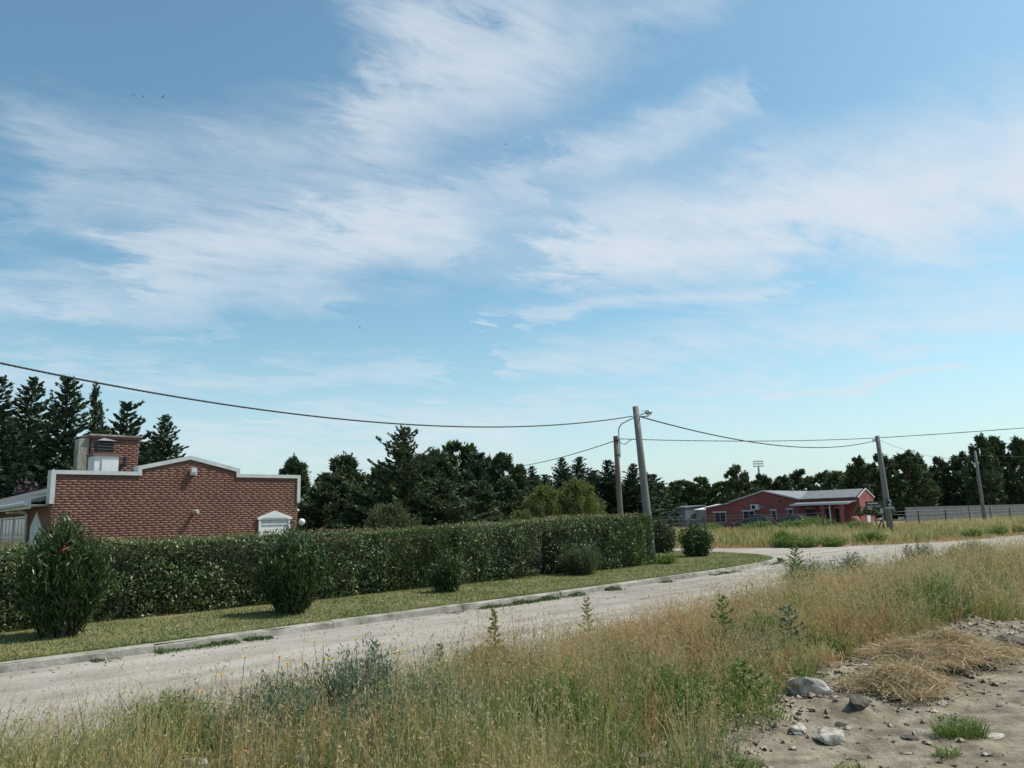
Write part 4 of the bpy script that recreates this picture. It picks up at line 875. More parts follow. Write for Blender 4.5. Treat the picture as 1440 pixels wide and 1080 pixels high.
# ================================================================== clipped hedge along the lawn
def hedge_h(s): return np.interp(s, [-4, 4, 10, 14, 18, 23], [1.40, 1.47, 1.50, 1.57, 1.69, 1.74]) + 0.05 * (fbm(s, np.asarray(s) * 0 + 2, 1.3, 5) - 0.5) * 2 + 0.05 * (fbm(s, np.asarray(s) * 0 + 2, 0.45, 25) - 0.5)
def hedge_front(s, z): return 16.45 + 0.22 * (fbm(s, z, 0.8, 2) - 0.5) * 2 + 0.05 * np.sin(s * 1.7)
def hedge(s0, s1, leafmat, lsz, label, dens, gap=None, elong=0.5, shoot=1.0):
    rg = np.random.default_rng(int(s0 * 10) + 500); e = empty('clipped_hedge', W((s0 + s1) / 2, 17.0, LAWNZ)); tag(e, label, 'hedge', None)
    base = np.array(e.location); Wd = 1.1
    # dark twiggy core
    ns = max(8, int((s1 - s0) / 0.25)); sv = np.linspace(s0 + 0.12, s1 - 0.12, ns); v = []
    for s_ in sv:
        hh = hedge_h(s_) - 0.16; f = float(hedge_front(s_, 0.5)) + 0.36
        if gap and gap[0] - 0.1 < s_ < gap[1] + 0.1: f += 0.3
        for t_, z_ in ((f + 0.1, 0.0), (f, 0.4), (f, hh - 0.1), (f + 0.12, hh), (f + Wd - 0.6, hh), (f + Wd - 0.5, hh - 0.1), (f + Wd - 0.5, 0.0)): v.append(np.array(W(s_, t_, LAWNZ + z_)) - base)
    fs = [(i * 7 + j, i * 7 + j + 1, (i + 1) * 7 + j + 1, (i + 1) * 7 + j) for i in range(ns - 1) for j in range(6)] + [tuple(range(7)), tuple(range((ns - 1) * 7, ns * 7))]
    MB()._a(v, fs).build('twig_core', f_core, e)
    S_, T_, Z_, NX, NZ = [], [], [], [], []
    n_ = int((s1 - s0) * 1.7 * dens); s_ = rg.uniform(s0, s1, n_); z_ = rg.uniform(0.02, 1.0, n_) ** 0.95 * hedge_h(s_); 
    t_ = hedge_front(s_, z_) + np.abs(rg.normal(size=n_)) * 0.09 + 0.10 * sstep(0.35, 0.0, z_) + 0.16 * sstep(-0.14, 0.02, z_ - hedge_h(s_)) ** 2 + 0.30 * (fbm(s_, z_, 0.32, 4) - 0.5)
    kp = np.ones(n_, bool)
    if gap: kp = ~((s_ > gap[0] + 1.0 * (fbm(z_, z_, 0.5, 3) - 0.4)) & (s_ < gap[1] + 1.1 * (fbm(z_, z_, 0.4, 8) - 0.6)) & (z_ < gap[2] + 0.5 * (fbm(s_, s_, 0.4, 2) - 0.6)) & (rg.random(n_) < 0.90))
    S_.append(s_[kp]); T_.append(t_[kp]); Z_.append(z_[kp]); NX.append(np.full(kp.sum(), -1.0)); NZ.append(np.full(kp.sum(), 0.35))
    n_ = int((s1 - s0) * Wd * dens * 0.8); s_ = rg.uniform(s0, s1, n_); t_ = rg.uniform(0.02, Wd, n_)
    S_.append(s_); T_.append(hedge_front(s_, 1.5) + t_); Z_.append(hedge_h(s_) - np.abs(rg.normal(size=n_)) * 0.06 + 0.07 * (fbm(s_, t_, 0.5, 6) - 0.5)); NX.append(np.zeros(n_)); NZ.append(np.ones(n_))
    for se, sg_ in ((s0, -1), (s1, 1)):
        n_ = int(1.7 * Wd * dens * 0.8); t_ = rg.uniform(0, Wd, n_); z_ = rg.uniform(0, 1, n_) * hedge_h(se)
        S_.append(se + rg.normal(size=n_) * 0.05); T_.append(hedge_front(se, z_) + t_); Z_.append(z_); NX.append(np.zeros(n_)); NZ.append(np.full(n_, 0.3))
    S_, T_, Z_, NX, NZ = (np.concatenate(q_) for q_ in (S_, T_, Z_, NX, NZ)); n_ = len(S_)
    x_, y_ = WN(S_, T_); P = np.stack([x_, y_, LAWNZ + Z_], 1) - base
    nv = np.stack([-DY * NX, DX * NX, NZ], 1)
    A = nv * 0.5 + rg.normal(size=(n_, 3)) * 0.75 + np.array([0, 0, 0.15])
    nm = NM(); leaves(nm, P, A, rg.uniform(0.7, 1.3, n_) * lsz, rg.uniform(0.7, 1.2, n_) * lsz * elong, rg, pinch=0.0)
    tag(nm.build('foliage', leafmat, e), kind='stuff')
    # fresh pale shoots sticking out of the top
    n_ = int((s1 - s0) * 330 * shoot); s_ = rg.uniform(s0, s1, n_); t_ = rg.uniform(0.0, Wd, n_) ** 1.3
    x_, y_ = WN(s_, hedge_front(s_, 1.6) + t_); P = np.stack([x_, y_, LAWNZ + hedge_h(s_) + rg.uniform(-0.1, 0.13, n_) * (0.2 + 1.8 * fbm(s_, s_, 0.5, 2) ** 2)], 1) - base
    nm = NM(); leaves(nm, P, rg.normal(size=(n_, 3)) * 0.5 + np.array([0, 0, 0.9]), rg.uniform(0.6, 1.3, n_) * lsz, rg.uniform(0.6, 1.1, n_) * lsz * elong, rg)
    tag(nm.build('top_shoots', f_shoot, e), kind='stuff')
    return e
hedge(-4.0, 11.55, f_hedge, 0.037, 'long dark clipped hedge of small pale backed leaves in front of the brick house', 1250)
hedge(11.57, 14.0, f_hedge2, 0.036, 'brighter green section of clipped hedge between two dark leaved sections', 1100, None, 0.4, 0.6)
hedge(14.02, 20.9, f_hedge, 0.037, 'dark clipped hedge section with a brown hole in its face', 1250, (16.9, 18.1, 1.30))
hedge(20.92, 23.0, f_hedge2, 0.036, 'green leaved end of the clipped hedge beside the hedge-end pole', 1200, None, 0.5, 0.6)

# ================================================================== shrubs on the lawn
def vase(seed, H, Rb, Rt, nst, per, ll, lw, z0=0.12, spread=0.10, power=0.8):
    """shoots fanning out of a narrow base, leaves along the outer part"""
    rg = np.random.default_rng(seed); P, A = [], []; st_ = MB()
    for i in range(nst):
        az_ = rg.random() * 6.283; q_ = math.sqrt(rg.random()) * (1 + 0.16 * math.sin(az_ + seed) + 0.14 * math.sin(3 * az_ + 2 * seed) + 0.10 * math.sin(7 * az_ + seed)); hh = H * (1 - 0.30 * min(1, q_) ** 2) * rg.uniform(0.66, 1.10) * (1 + 0.08 * math.cos(2 * az_ + seed))
        tip = np.array([math.cos(az_) * Rt * q_ * rg.uniform(0.85, 1.1), math.sin(az_) * Rt * q_ * rg.uniform(0.85, 1.1), hh]); b = np.array([math.cos(az_) * Rb * q_, math.sin(az_) * Rb * q_, 0])
        u = z0 + (1 - z0) * rg.random(per) ** power
        pos = b + (tip - b) * u[:, None]; pos[:, :2] = b[:2] + (tip - b)[:2] * (u ** 1.15)[:, None]
        pos += rg.normal(size=(per, 3)) * spread
        ax2 = unit(tip - b) * 0.75 + rg.normal(size=(per, 3)) * 0.5 + np.array([0, 0, 0.15])
        P.append(pos); A.append(ax2)
        if i % 4 == 0: st_.tube([b, b + (tip - b) * 0.4 + np.array([0.02, 0.02, 0]), b + (tip - b) * 0.8], [0.02, 0.014, 0.006], 5)
    P = np.concatenate(P); P[:, 2] = np.maximum(P[:, 2], 0.03); n_ = len(P); nm = NM()
    leaves(nm, P, np.concatenate(A), rg.uniform(0.7, 1.25, n_) * ll, rg.uniform(0.7, 1.2, n_) * lw, rg)
    return nm, st_
def shrub(name, x, y, gen, mat, label, cat='bush', z=LAWNZ):
    nm, st_ = gen; e = empty(name, (x, y, z)); tag(e, label, cat); nm.build('foliage', mat, e); st_.build('stems', m_bark, e); return e
b1 = shrub('oleander_bush', -7.75, 13.42, vase(1, 1.80, 0.26, 0.70, 400, 76, 0.065, 0.014, 0.10, 0.055, 0.65), f_olean, 'large oleander bush with a red bloom in front of the hedge below the facade windows')
rg = np.random.default_rng(3); n_ = 10; P = np.array([0.30, -0.48, 1.45]) + rg.normal(size=(n_, 3)) * 0.045
nm = NM(); leaves(nm, P, rdir(n_), np.full(n_, 0.025), np.full(n_, 0.018)); nm.build('blossom', f_flower, b1)
shrub('oleander_bush', -4.55, 15.95, vase(2, 1.56, 0.22, 0.72, 300, 64, 0.065, 0.014, 0.08, 0.05, 0.65), f_olean, 'medium oleander bush in front of the hedge below the pediment window')
shrub('small_shrub', -1.7, 19.7, vase(5, 0.88, 0.24, 0.46, 150, 36, 0.06, 0.012, 0.04, 0.05), f_olean, 'small round green shrub on the lawn before the bright hedge section')
shrub('juniper_shrub', 1.97, 24.2, vase(6, 0.82, 0.30, 0.68, 200, 80, 0.05, 0.008, 0.03, 0.06), f_grey, 'scruffy grey green juniper on the lawn before the hole in the hedge')
shrub('red_tinged_bush', 6.76, 36.6, vase(8, 1.5, 0.36, 0.56, 170, 40, 0.06, 0.022, 0.02, 0.07), f_red, 'red tinged bush beyond the hedge-end pole beside the side street')
shrub('lawn_bush', 7.51, 32.88, vase(9, 1.32, 0.42, 0.76, 190, 40, 0.06, 0.020, 0.02, 0.07), f_olean, 'rounded dark green bush alone on the lawn corner')
shrub('pole_foot_plant', 5.4, 28.4, vase(10, 0.36, 0.2, 0.45, 60, 24, 0.05, 0.016, 0.02, 0.05), f_lush, 'low bright green plant at the foot of the hedge-end pole', 'plant')
# lawn grass
rg = np.random.default_rng(20); n_ = 138000
s_ = rg.uniform(-1.5, 33, n_); t_ = 12.7 + rg.random(n_) ** 1.25 * 11.5
kt = np.interp(s_, KERB[:, 0], KERB[:, 1]); ok_ = (t_ > kt + 0.14) & ((t_ < 17.0) | (s_ > 22.5)); s_, t_ = s_[ok_], t_[ok_]
s_, t_ = np.concatenate([s_, rg.uniform(-1, 26, 9000)]), np.concatenate([t_, np.zeros(9000)]); t_[-9000:] = np.interp(s_[-9000:], KERB[:, 0], KERB[:, 1]) + 0.13 + np.abs(rg.normal(size=9000)) * 0.05
n_ = len(s_); x_, y_ = WN(s_, t_); hh = rg.uniform(0.02, 0.055, n_) * (0.7 + 0.7 * fbm(x_, y_, 1.2, 3))
nm = NM(); blades(nm, np.stack([x_, y_, np.full(n_, LAWNZ - 0.004)], 1), hh, rg.uniform(0.005, 0.010, n_), rg.random(n_) * 6.28, rg.uniform(0.2, 0.9, n_))
tag(nm.build('lawn_grass', f_lawn), 'short mown lawn grass between the kerb and the hedge', 'grass', kind='stuff')
# weeds in the gutter, along parts of the kerb only
rg = np.random.default_rng(21); n_ = 22000; s_ = rg.uniform(0, 30, n_); kt = np.interp(s_, KERB[:, 0], KERB[:, 1])
ok_ = fbm(s_, s_ * 0 + 1, 1.7, 4) > 0.47; s_, kt = s_[ok_], kt[ok_]; n_ = len(s_); t_ = kt - 0.03 - np.abs(rg.normal(size=n_)) * 0.13
x_, y_ = WN(s_, t_); hh = rg.uniform(0.03, 0.12, n_) * (0.15 + 2.6 * np.maximum(0, fbm(s_, s_ * 0, 0.5, 11) - 0.35))
nm = NM(); blades(nm, np.stack([x_, y_, np.zeros(n_)], 1), hh, rg.uniform(0.006, 0.014, n_), rg.random(n_) * 6.28, rg.uniform(0.3, 1.2, n_))
tag(nm.build('gutter_weeds', f_hedge2), 'low green weeds growing in the gutter along the kerb', 'weeds', kind='stuff')

# ================================================================== weedy lot beyond the road
rg = np.random.default_rng(30)
def lot_edge(s): # t of the weed front
    e = edge_w[np.argsort(edge_w[:, 0])]; return np.interp(s, e[:, 0], e[:, 1])
n_ = 120000; s_ = 36.9 + rg.random(n_) ** 1.35 * 85; t_ = rg.uniform(12.0, 58, n_)
fr = lot_edge(s_); dl = t_ - fr; ok_ = (dl > 0.05) & (rg.random(n_) < np.where(dl < 4, 1.0, 0.55)) & ~((s_ > 73.0) & (t_ > 30.5))
s_, t_, dl = s_[ok_], t_[ok_], dl[ok_]; n_ = len(s_)
x_, y_ = WN(s_, t_); pn = fbm(x_, y_, 4.0, 2); dl2 = np.minimum(dl, s_ - 36.7)
hh = (0.22 + 0.5 * sstep(0.2, 5.0, dl2) * (0.55 + 0.7 * pn)) * rg.uniform(0.6, 1.25, n_)
dry = (fbm(x_, y_, 5.0, 8) + 0.25 * (1 - sstep(0.5, 4, dl2)) + rg.normal(size=n_) * 0.08)
for nm_, mat, sel, lab, hm in (('dry_lot_grass', f_rust, dry > 0.64, 'rusty dry grass along the edge of the weedy lot', 0.8), ('lot_weeds', f_weed, (dry <= 0.64) & (dry > 0.43), 'tall olive weeds filling the lot before the red house', 1.0), ('pale_lot_grass', f_straw, dry <= 0.43, 'pale feathery grass standing in the weedy lot', 1.15)):
    k = int(sel.sum()); nm = NM()
    blades(nm, np.stack([x_[sel], y_[sel], np.full(k, -0.02)], 1), hh[sel] * hm, rg.uniform(0.012, 0.03, k), rg.random(k) * 6.28, rg.uniform(0.1, 0.7, k))
    tag(nm.build(nm_, mat), lab, 'weeds', kind='stuff')
GB = 'bushes in the weedy lot'
LB = [(38.6, 19.4, 0.6, 0.7), (39.0, 18.4, 0.55, 0.8), (40.0, 17.5, 0.5, 0.7), (39.8, 20.0, 0.85, 0.7), (44.5, 17.3, 0.65, 0.9), (52.5, 14.4, 0.5, 0.6), (56.5, 14.0, 0.55, 0.6), (60, 13.7, 0.5, 0.5), (66.5, 13.4, 0.7, 0.7), (66, 32, 1.1, 1.5), (69, 37, 1.0, 1.6), (70, 43, 0.9, 1.4), (72, 33, 1.3, 1.6), (67, 27, 0.9, 1.4)]
lot_proto = vase(12, 1.0, 0.5, 1.0, 120, 34, 0.07, 0.022, 0.02, 0.08); lm = lot_proto[0].mesh('lot_bush'); lm.materials.append(f_lush); lst = lot_proto[1].mesh('lot_stems'); lst.materials.append(m_bark)
for i, (a, b, h_, r_) in enumerate(LB):
    p = W(a, b); e = empty('lot_bush', (p[0], p[1], 0), i * 1.3); e.scale = (r_, r_, h_); link('foliage', lm, e); link('stems', lst, e)
    tag(e, 'low leafy bush at the road corner of the weedy lot' if i < 4 else ('low leafy bush among the grass along the far road edge' if i < 9 else 'low bush by the wire fence before the red house'), 'bush', GB)
e = tree('flat_topped_tree', 'flat', 32.2, 70, 2.0, 1.7, 'small flat spreading dark tree beside the red house gable end', cat='tree')

# ================================================================== rough weeds between the road and the camera
rg = np.random.default_rng(40)
def weed_lo(s): return np.interp(s, [-6, 3.5, 5.0, 6.3, 8.2, 9.6, 12, 15, 20, 60], [1.5, 2.5, 3.2, 3.5, 3.95, 3.85, 3.75, 3.1, 2.8, 2.3])
def clear_of_rocks(x_, y_):
    k = np.ones(len(x_), bool)
    for a, b, rx, ry in ((0.84, 5.75, 0.26, 0.34), (-0.12, 8.6, 0.42, 0.30), (-2.4, 5.95, 0.34, 0.34), (2.8, 7.75, 0.4, 0.3), (1.6, 5.7, 0.4, 0.35)): k &= ((x_ - a) / rx) ** 2 + ((y_ - b) / ry) ** 2 > 0.75 + 0.5 * vn(x_, y_, 0.12, 3)
    return k
def weed_pts(n_):
    a = rg.random(n_); s_ = np.where(a < 0.62, rg.uniform(-1.5, 15, n_), 15 + 45 * rg.random(n_) ** 1.4)
    lo = weed_lo(s_) + 0.55 * (fbm(s_, s_, 1.0, 3) - 0.5) * 2; hi = 6.95 + 0.40 * sstep(6, 2, s_) + 0.5 * (fbm(s_, s_ * 0 + 3, 2.0, 9) - 0.5) * 2
    q_ = rg.random(n_); t_ = lo + (hi - lo) * q_
    x_, y_ = WN(s_, t_)
    ok_ = (y_ > 3.6) & (np.hypot(x_, y_) > 3.8) & clear_of_rocks(x_, y_) & (np.abs(x_) < 0.78 * y_ + 1.2)
    return x_[ok_], y_[ok_], s_[ok_], t_[ok_], ((t_ - lo) / (hi - lo))[ok_]
SPOT = dict(rust=[(0.55, 6.5, 0.45), (4.5, 10.2, 0.6), (1.7, 12.2, 1.3), (-2.55, 7.2, 0.5), (6.3, 13.2, 0.9), (0.6, 10.6, 1.0), (3.3, 15, 1.2)],
            lush=[(2.0, 7.35, 0.45), (6.0, 12.2, 0.7), (-0.4, 9.5, 0.7), (3.3, 9.7, 0.5), (0.2, 6.6, 0.7), (1.3, 6.9, 0.5), (-3.2, 7.3, 0.6), (5.2, 10.9, 0.5), (7.6, 14.0, 0.8)],
            blue=[(-1.4, 7.0, 0.55), (-2.0, 6.4, 0.4), (6.5, 17.5, 1.0), (9.5, 19.5, 1.0), (2.4, 9.3, 0.3)])
def spot(kind, x_, y_): 
    g = np.zeros(len(x_))
    for a, b, r_ in SPOT[kind]: g = np.maximum(g, np.exp(-((x_ - a) ** 2 + (y_ - b) ** 2) / (r_ * r_)))
    return g
def thin_edge(q_): return np.clip(np.minimum(q_ / 0.10, 1), 0, 1)
SPOT['rust'] += [(-3.4, 8.0, 0.5), (-0.2, 7.6, 0.6), (1.6, 9.3, 0.7), (5.2, 14.2, 0.8), (8.6, 16.2, 0.9), (2.7, 11.0, 0.6)]; SPOT['lush'] += [(1.2, 8.6, 0.45), (4.0, 13.2, 0.6), (-2.7, 6.5, 0.4), (9.5, 17.2, 0.7)]
# 1. clumps of several kinds, each clump a fan of blades or stalks
def height_field(x_, y_, s_, q_):
    return (0.31 + 0.42 * fbm(x_, y_, 1.6, 6)) * (1 + 0.38 * sstep(7.5, 13, s_) + 0.10 * sstep(6, 2.5, s_)) * (0.55 + 0.45 * sstep(0, 0.25, q_)) * (0.70 + 0.30 * sstep(1.05, 0.7, q_))
NC = 4000
cx_, cy_, cs_, ct_, cq_ = weed_pts(NC); NC = len(cx_)
lu, bl, ru = spot('lush', cx_, cy_), spot('blue', cx_, cy_), spot('rust', cx_, cy_)
w_ = np.stack([0.6 + 1.1 * sstep(0.4, 0.7, fbm(cx_, cy_, 1.3, 1)), 0.75 + 1.6 * sstep(0.45, 0.7, fbm(cx_, cy_, 1.1, 21)), 0.32 + 6 * lu, 0.22 + 6 * bl, 0.16 + 5 * ru + 0.9 * sstep(0.55, 0.75, fbm(cx_, cy_, 1.5, 33))], 1)
w_ /= w_.sum(1, keepdims=True); kind = (np.cumsum(w_, 1) < rg.random(NC)[:, None]).sum(1)
kind = np.where((np.maximum(bl, lu) > 0.4) & np.isin(kind, (0, 1, 4)) & (rg.random(NC) < 0.85), np.where(bl > lu, 3, 2), kind)
daisy = ((cx_ + 1.45) / 0.85) ** 2 + ((cy_ - 6.55) / 0.75) ** 2 < 1
kind = np.where(daisy & np.isin(kind, (0, 1, 4)) & (rg.random(NC) < 0.9), 3, kind)
ch_ = (1 - 0.35 * daisy) * height_field(cx_, cy_, cs_, cq_) * (0.45 + 0.95 * rg.random(NC) ** 1.4) * (0.75 + 0.55 * fbm(cx_, cy_, 0.6, 41))
KINDS = [('seeding_straw_grass', f_straw, 'seeding straw coloured grass filling the bank beside the dirt road', 'grass', 30), ('olive_weeds', f_weed, 'olive green weeds covering the roadside bank', 'weeds', 40), ('lush_weeds', f_lush, 'bright green weed clumps in the roadside bank', 'weeds', 34),
         ('grey_green_weeds', f_blue, 'grey green weed clumps in the roadside bank', 'weeds', 36), ('rust_coloured_grass', f_rust, 'rust coloured dry grass patches in the roadside bank', 'grass', 34)]
for c, (nm_, mat, lab, cat_, per) in enumerate(KINDS):
    ids = np.repeat(np.where(kind == c)[0], per); k = len(ids); nm = NM()
    rad = rg.uniform(0.05, 0.17, NC)[ids] * np.sqrt(rg.random(k)) * 1.3; an = rg.random(k) * 6.283
    x_, y_ = cx_[ids] + rad * np.cos(an), cy_[ids] + rad * np.sin(an); P = np.stack([x_, y_, gz(x_, y_) - 0.02], 1)
    far_w = 1 + 0.055 * np.maximum(0, np.hypot(x_, y_) - 8); h_ = ch_[ids] * rg.uniform(0.45, 1.1, k)
    if c in (0, 4):
        mid, tip = blades(nm, P, h_ * np.where(rg.random(k) < 0.10, 1.4, 1.0), rg.uniform(0.0018, 0.0034, k) * far_w, an + rg.normal(size=k) * 0.7, rg.uniform(0.05, 0.5, k))
        for j in range(4):
            u = rg.uniform(0.3, 1.02, k)[:, None]; pos = mid + (tip - mid) * u + rg.normal(size=(k, 3)) * np.array([0.012, 0.012, 0.006])
            leaves(nm, pos, rg.normal(size=(k, 3)) * 0.45 + unit(tip - mid), rg.uniform(0.010, 0.022, k) * far_w, rg.uniform(0.002, 0.0042, k) * far_w, rg)
    elif c == 1:
        blades(nm, P, h_ * 0.95, rg.uniform(0.0025, 0.0055, k) * far_w, an + rg.normal(size=k) * 0.7, rg.uniform(0.15, 0.9, k))
    else:
        mid, tip = blades(nm, P, h_ * (0.85 if c == 2 else 1.0), rg.uniform(0.002, 0.0045, k) * far_w, an + rg.normal(size=k) * 0.5, rg.uniform(0.1, 0.7, k))
        for j in range(4):
            u = rg.uniform(0.0, 1.0, k)[:, None]; pos = P + (tip - P) * u + rg.normal(size=(k, 3)) * 0.012
            leaves(nm, pos, rg.normal(size=(k, 3)) * 0.8 + unit(tip - P), rg.uniform(0.016, 0.036, k) * far_w, rg.uniform(0.003, 0.0065, k) * far_w, rg)
    tag(nm.build(nm_, mat), lab, cat_, kind='stuff')
# 2. thin single stalks standing above the rest, and bleached blades tangled low down
x_, y_, s_, t_, q_ = weed_pts(12500); k = len(x_); nm = NM(); far_w = 1 + 0.055 * np.maximum(0, np.hypot(x_, y_) - 8)
P = np.stack([x_, y_, gz(x_, y_) - 0.02], 1); h_ = height_field(x_, y_, s_, q_) * rg.uniform(0.8, 1.55, k) * np.where(((x_ + 1.45) / 0.85) ** 2 + ((y_ - 6.4) / 0.7) ** 2 < 1, 0.45, 1.0)
mid, tip = blades(nm, P, h_, rg.uniform(0.0015, 0.0026, k) * far_w, rg.random(k) * 6.28, rg.uniform(0.05, 0.4, k))
for j in range(7):
    u = rg.uniform(0.1, 1.02, k)[:, None]; pos = mid + (tip - mid) * u + rg.normal(size=(k, 3)) * np.array([0.02, 0.02, 0.006])
    leaves(nm, pos, rg.normal(size=(k, 3)) * 0.6 + unit(tip - mid), rg.uniform(0.010, 0.022, k) * far_w, rg.uniform(0.0018, 0.0038, k) * far_w, rg)
tag(nm.build('tall_seed_stalks', f_straw), 'thin tall seed stalks standing above the roadside weeds', 'grass', kind='stuff')
x_, y_, s_, t_, q_ = weed_pts(30000); k = len(x_); nm = NM(); P = np.stack([x_, y_, gz(x_, y_) - 0.02], 1)
blades(nm, P, height_field(x_, y_, s_, q_) * rg.uniform(0.25, 0.8, k), rg.uniform(0.002, 0.004, k), rg.random(k) * 6.28, rg.uniform(0.5, 1.3, k))
tag(nm.build('bleached_grass', f_straw), 'bleached dry grass blades tangled in the roadside bank', 'grass', kind='stuff')
# bushy weeds that stand out as single plants
WB = [(-1.15, 6.35, 0.46, 0.36, f_blue, 'grey green bushy weed in front of the big daisy weed'), (-1.8, 6.3, 0.44, 0.34, f_blue, 'low grey green bushy weed before the pale rubble and daisies'), (-1.45, 7.05, 0.66, 0.50, f_blue, 'big grey green bushy weed carrying the yellow daisies'), (-2.05, 6.75, 0.52, 0.40, f_blue, 'grey green bushy weed beside the big daisy weed'), (-0.85, 6.75, 0.48, 0.36, f_blue, 'small grey green bushy weed at the edge of the daisy weeds'),
      (6.3, 17.3, 0.85, 0.62, f_blue, 'wide grey green bushy weed by the road past the tallest feathery weed'), (7.9, 18.7, 0.80, 0.6, f_blue, 'grey green bushy weed following the wide one along the road'), (10.4, 20.4, 0.95, 0.6, f_blue, 'tall wispy grey green weed against the road bend'), (13.0, 22.6, 0.9, 0.7, f_weed, 'olive bushy weed beyond the wispy grey green weed'),
      (3.0, 10.1, 0.50, 0.34, f_lush, 'dark green bushy weed behind the blue green weed'), (5.75, 12.3, 0.52, 0.5, f_lush, 'wide bright green bushy weed above the rubble slab'), (0.25, 6.75, 0.40, 0.36, f_lush, 'leafy green bushy weed before the half buried rock'), (1.25, 6.75, 0.42, 0.32, f_lush, 'leafy green bushy weed beside the dark rounded rock'), (-3.15, 7.2, 0.40, 0.32, f_lush, 'leafy green bushy weed left of the daisies near the road'), (7.4, 14.2, 0.6, 0.5, f_lush, 'green bushy weed near the pale stone at the end of the dirt'), (-0.35, 9.35, 0.42, 0.34, f_lush, 'bright green weed at the foot of the narrow upright weed'), (4.2, 12.0, 0.62, 0.4, f_weed, 'olive bushy weed between the tallest weed and the hay')]
for i, (a_, b_, h_, r_, mt_, lab) in enumerate(WB):
    fw = 1 + 0.05 * max(0, b_ - 8); g_ = vase(600 + i, h_, r_ * 0.35, r_, int(60 + 120 * r_), 46, 0.026 * fw, 0.0058 * fw, 0.04, 0.018 + 0.02 * r_)
    shrub('bushy_weed', a_, b_, g_, mt_, lab, 'weed', float(gz(a_, b_)))
# 3. litter mat of fallen stalks, so that bare soil shows only in places
x_, y_, s_, t_, q_ = weed_pts(18000); n_ = len(x_)
P = np.stack([x_, y_, gz(x_, y_) + rg.uniform(0.005, 0.07, n_)], 1); A = rg.normal(size=(n_, 3)) * np.array([1, 1, 0.25])
nm = NM(); leaves(nm, P, A, rg.uniform(0.05, 0.14, n_), rg.uniform(0.002, 0.004, n_), rg); tag(nm.build('straw_litter', f_hay), 'fallen straw litter under the roadside weeds', 'straw', kind='stuff')
# 4. tiny yellow mustard flowers among the weeds
n_ = 260; x_ = rg.uniform(-4.2, 1.6, n_); y_ = 6.2 + rg.random(n_) * 3.2; s_, t_ = ST(x_, y_); ok_ = (t_ < 7) & (t_ > 3.6); x_, y_ = x_[ok_], y_[ok_]; n_ = len(x_)
nm = NM(); P = np.stack([x_, y_, gz(x_, y_) + rg.uniform(0.18, 0.42, n_)], 1); leaves(nm, P, rdir(n_), np.full(n_, 0.009), np.full(n_, 0.008), rg)
tag(nm.build('mustard_blossom', f_yellow), 'tiny yellow mustard blossoms sprinkled through the weeds', 'flowers', kind='stuff')
# 5. yellow daisies, each on its own stem
DAISY = [(-2.30, 7.6), (-1.98, 8.05), (-2.15, 8.0), (-1.9, 7.5), (-1.04, 6.5), (-1.44, 7.2), (-1.12, 6.9), (-2.6, 7.3), (-1.7, 7.0), (-2.45, 7.0), (-0.9, 7.3), (-1.55, 6.4), (-2.0, 6.5), (-2.75, 6.8), (-1.2, 7.7), (-0.6, 6.9), (-1.75, 6.25), (-2.3, 6.2)]
for i, (a, b) in enumerate(DAISY):
    z0 = float(gz(a, b)); h_ = random.uniform(0.46, 0.74); e = empty('yellow_daisy', (a, b, z0)); lx, ly = random.uniform(-0.08, 0.08), random.uniform(-0.08, 0.08)
    tag(e, 'yellow daisy head on a thin stem above the grey green weeds', 'flower', 'yellow daisies in the roadside weeds')
    MB().tube([(0, 0, -0.02), (lx * 0.4, ly * 0.4, h_ * 0.5), (lx, ly, h_)], [0.003, 0.0026, 0.002], 4).build('stem', f_blue, e)
    nm = NM(); k = 11; an = np.arange(k) * 6.283 / k; d_ = np.stack([np.cos(an), np.sin(an), np.full(k, 0.25)], 1)
    cards(nm, np.array([lx, ly, h_]) + d_ * 0.016, d_ * 0.016, np.stack([-np.sin(an), np.cos(an), np.zeros(k)], 1) * 0.007); hd = nm.build('petals', f_yellow, e)
    MB().lathe([(0.002, -0.004), (0.008, 0.0), (0.006, 0.007), (0.001, 0.009)], (lx, ly, h_), 7).build('flower_disc', plain('flower disc', (0.5, 0.28, 0.02)) if i == 0 else bpy.data.materials['flower disc'], e)
# 6. tall single weeds
def tall_weed(x_, y_, h_, spread, mat, label, lsz=0.04, seed=0):
    r2 = np.random.default_rng(900 + seed); e = empty('tall_weed', (x_, y_, float(gz(x_, y_)))); tag(e, label, 'weed')
    st_ = MB().tube([(0, 0, -0.02), (0.01, 0.01, h_ * 0.5), (0.03 * r2.normal(), 0, h_)], [0.007, 0.005, 0.002], 5); P, A = [], []
    nb = int(h_ * 44)
    for i in range(nb):
        u = 0.08 + 0.9 * i / nb; an = i * 2.4; Lb = spread * (1 - u) ** 0.7 * r2.uniform(0.6, 1.15) + 0.02
        d_ = np.array([math.cos(an), math.sin(an), 0.55]); b = np.array([0, 0, u * h_])
        st_.tube([b, b + d_ * Lb * 0.9], [0.0025, 0.001], 3)
        k = max(4, int(Lb * 170)); w_ = r2.uniform(0.15, 1.05, k); P.append(b + d_ * (w_ * Lb)[:, None] + r2.normal(size=(k, 3)) * 0.006); A.append(d_ + r2.normal(size=(k, 3)) * 0.6)
    P = np.concatenate(P); n_ = len(P); nm = NM(); leaves(nm, P, np.concatenate(A), r2.uniform(0.6, 1.2, n_) * lsz, r2.uniform(0.6, 1.2, n_) * lsz * 0.34, r2)
    nm.build('leaves', mat, e); st_.build('stem', f_blue, e)
tall_weed(4.95, 14.0, 1.28, 0.32, f_lush, 'tallest feathery weed standing over the dirt road before the kerb corner', 0.030, 1)
tall_weed(-0.28, 9.2, 0.82, 0.12, f_lush, 'narrow upright leafy weed seen against the road below the juniper', 0.035, 2)
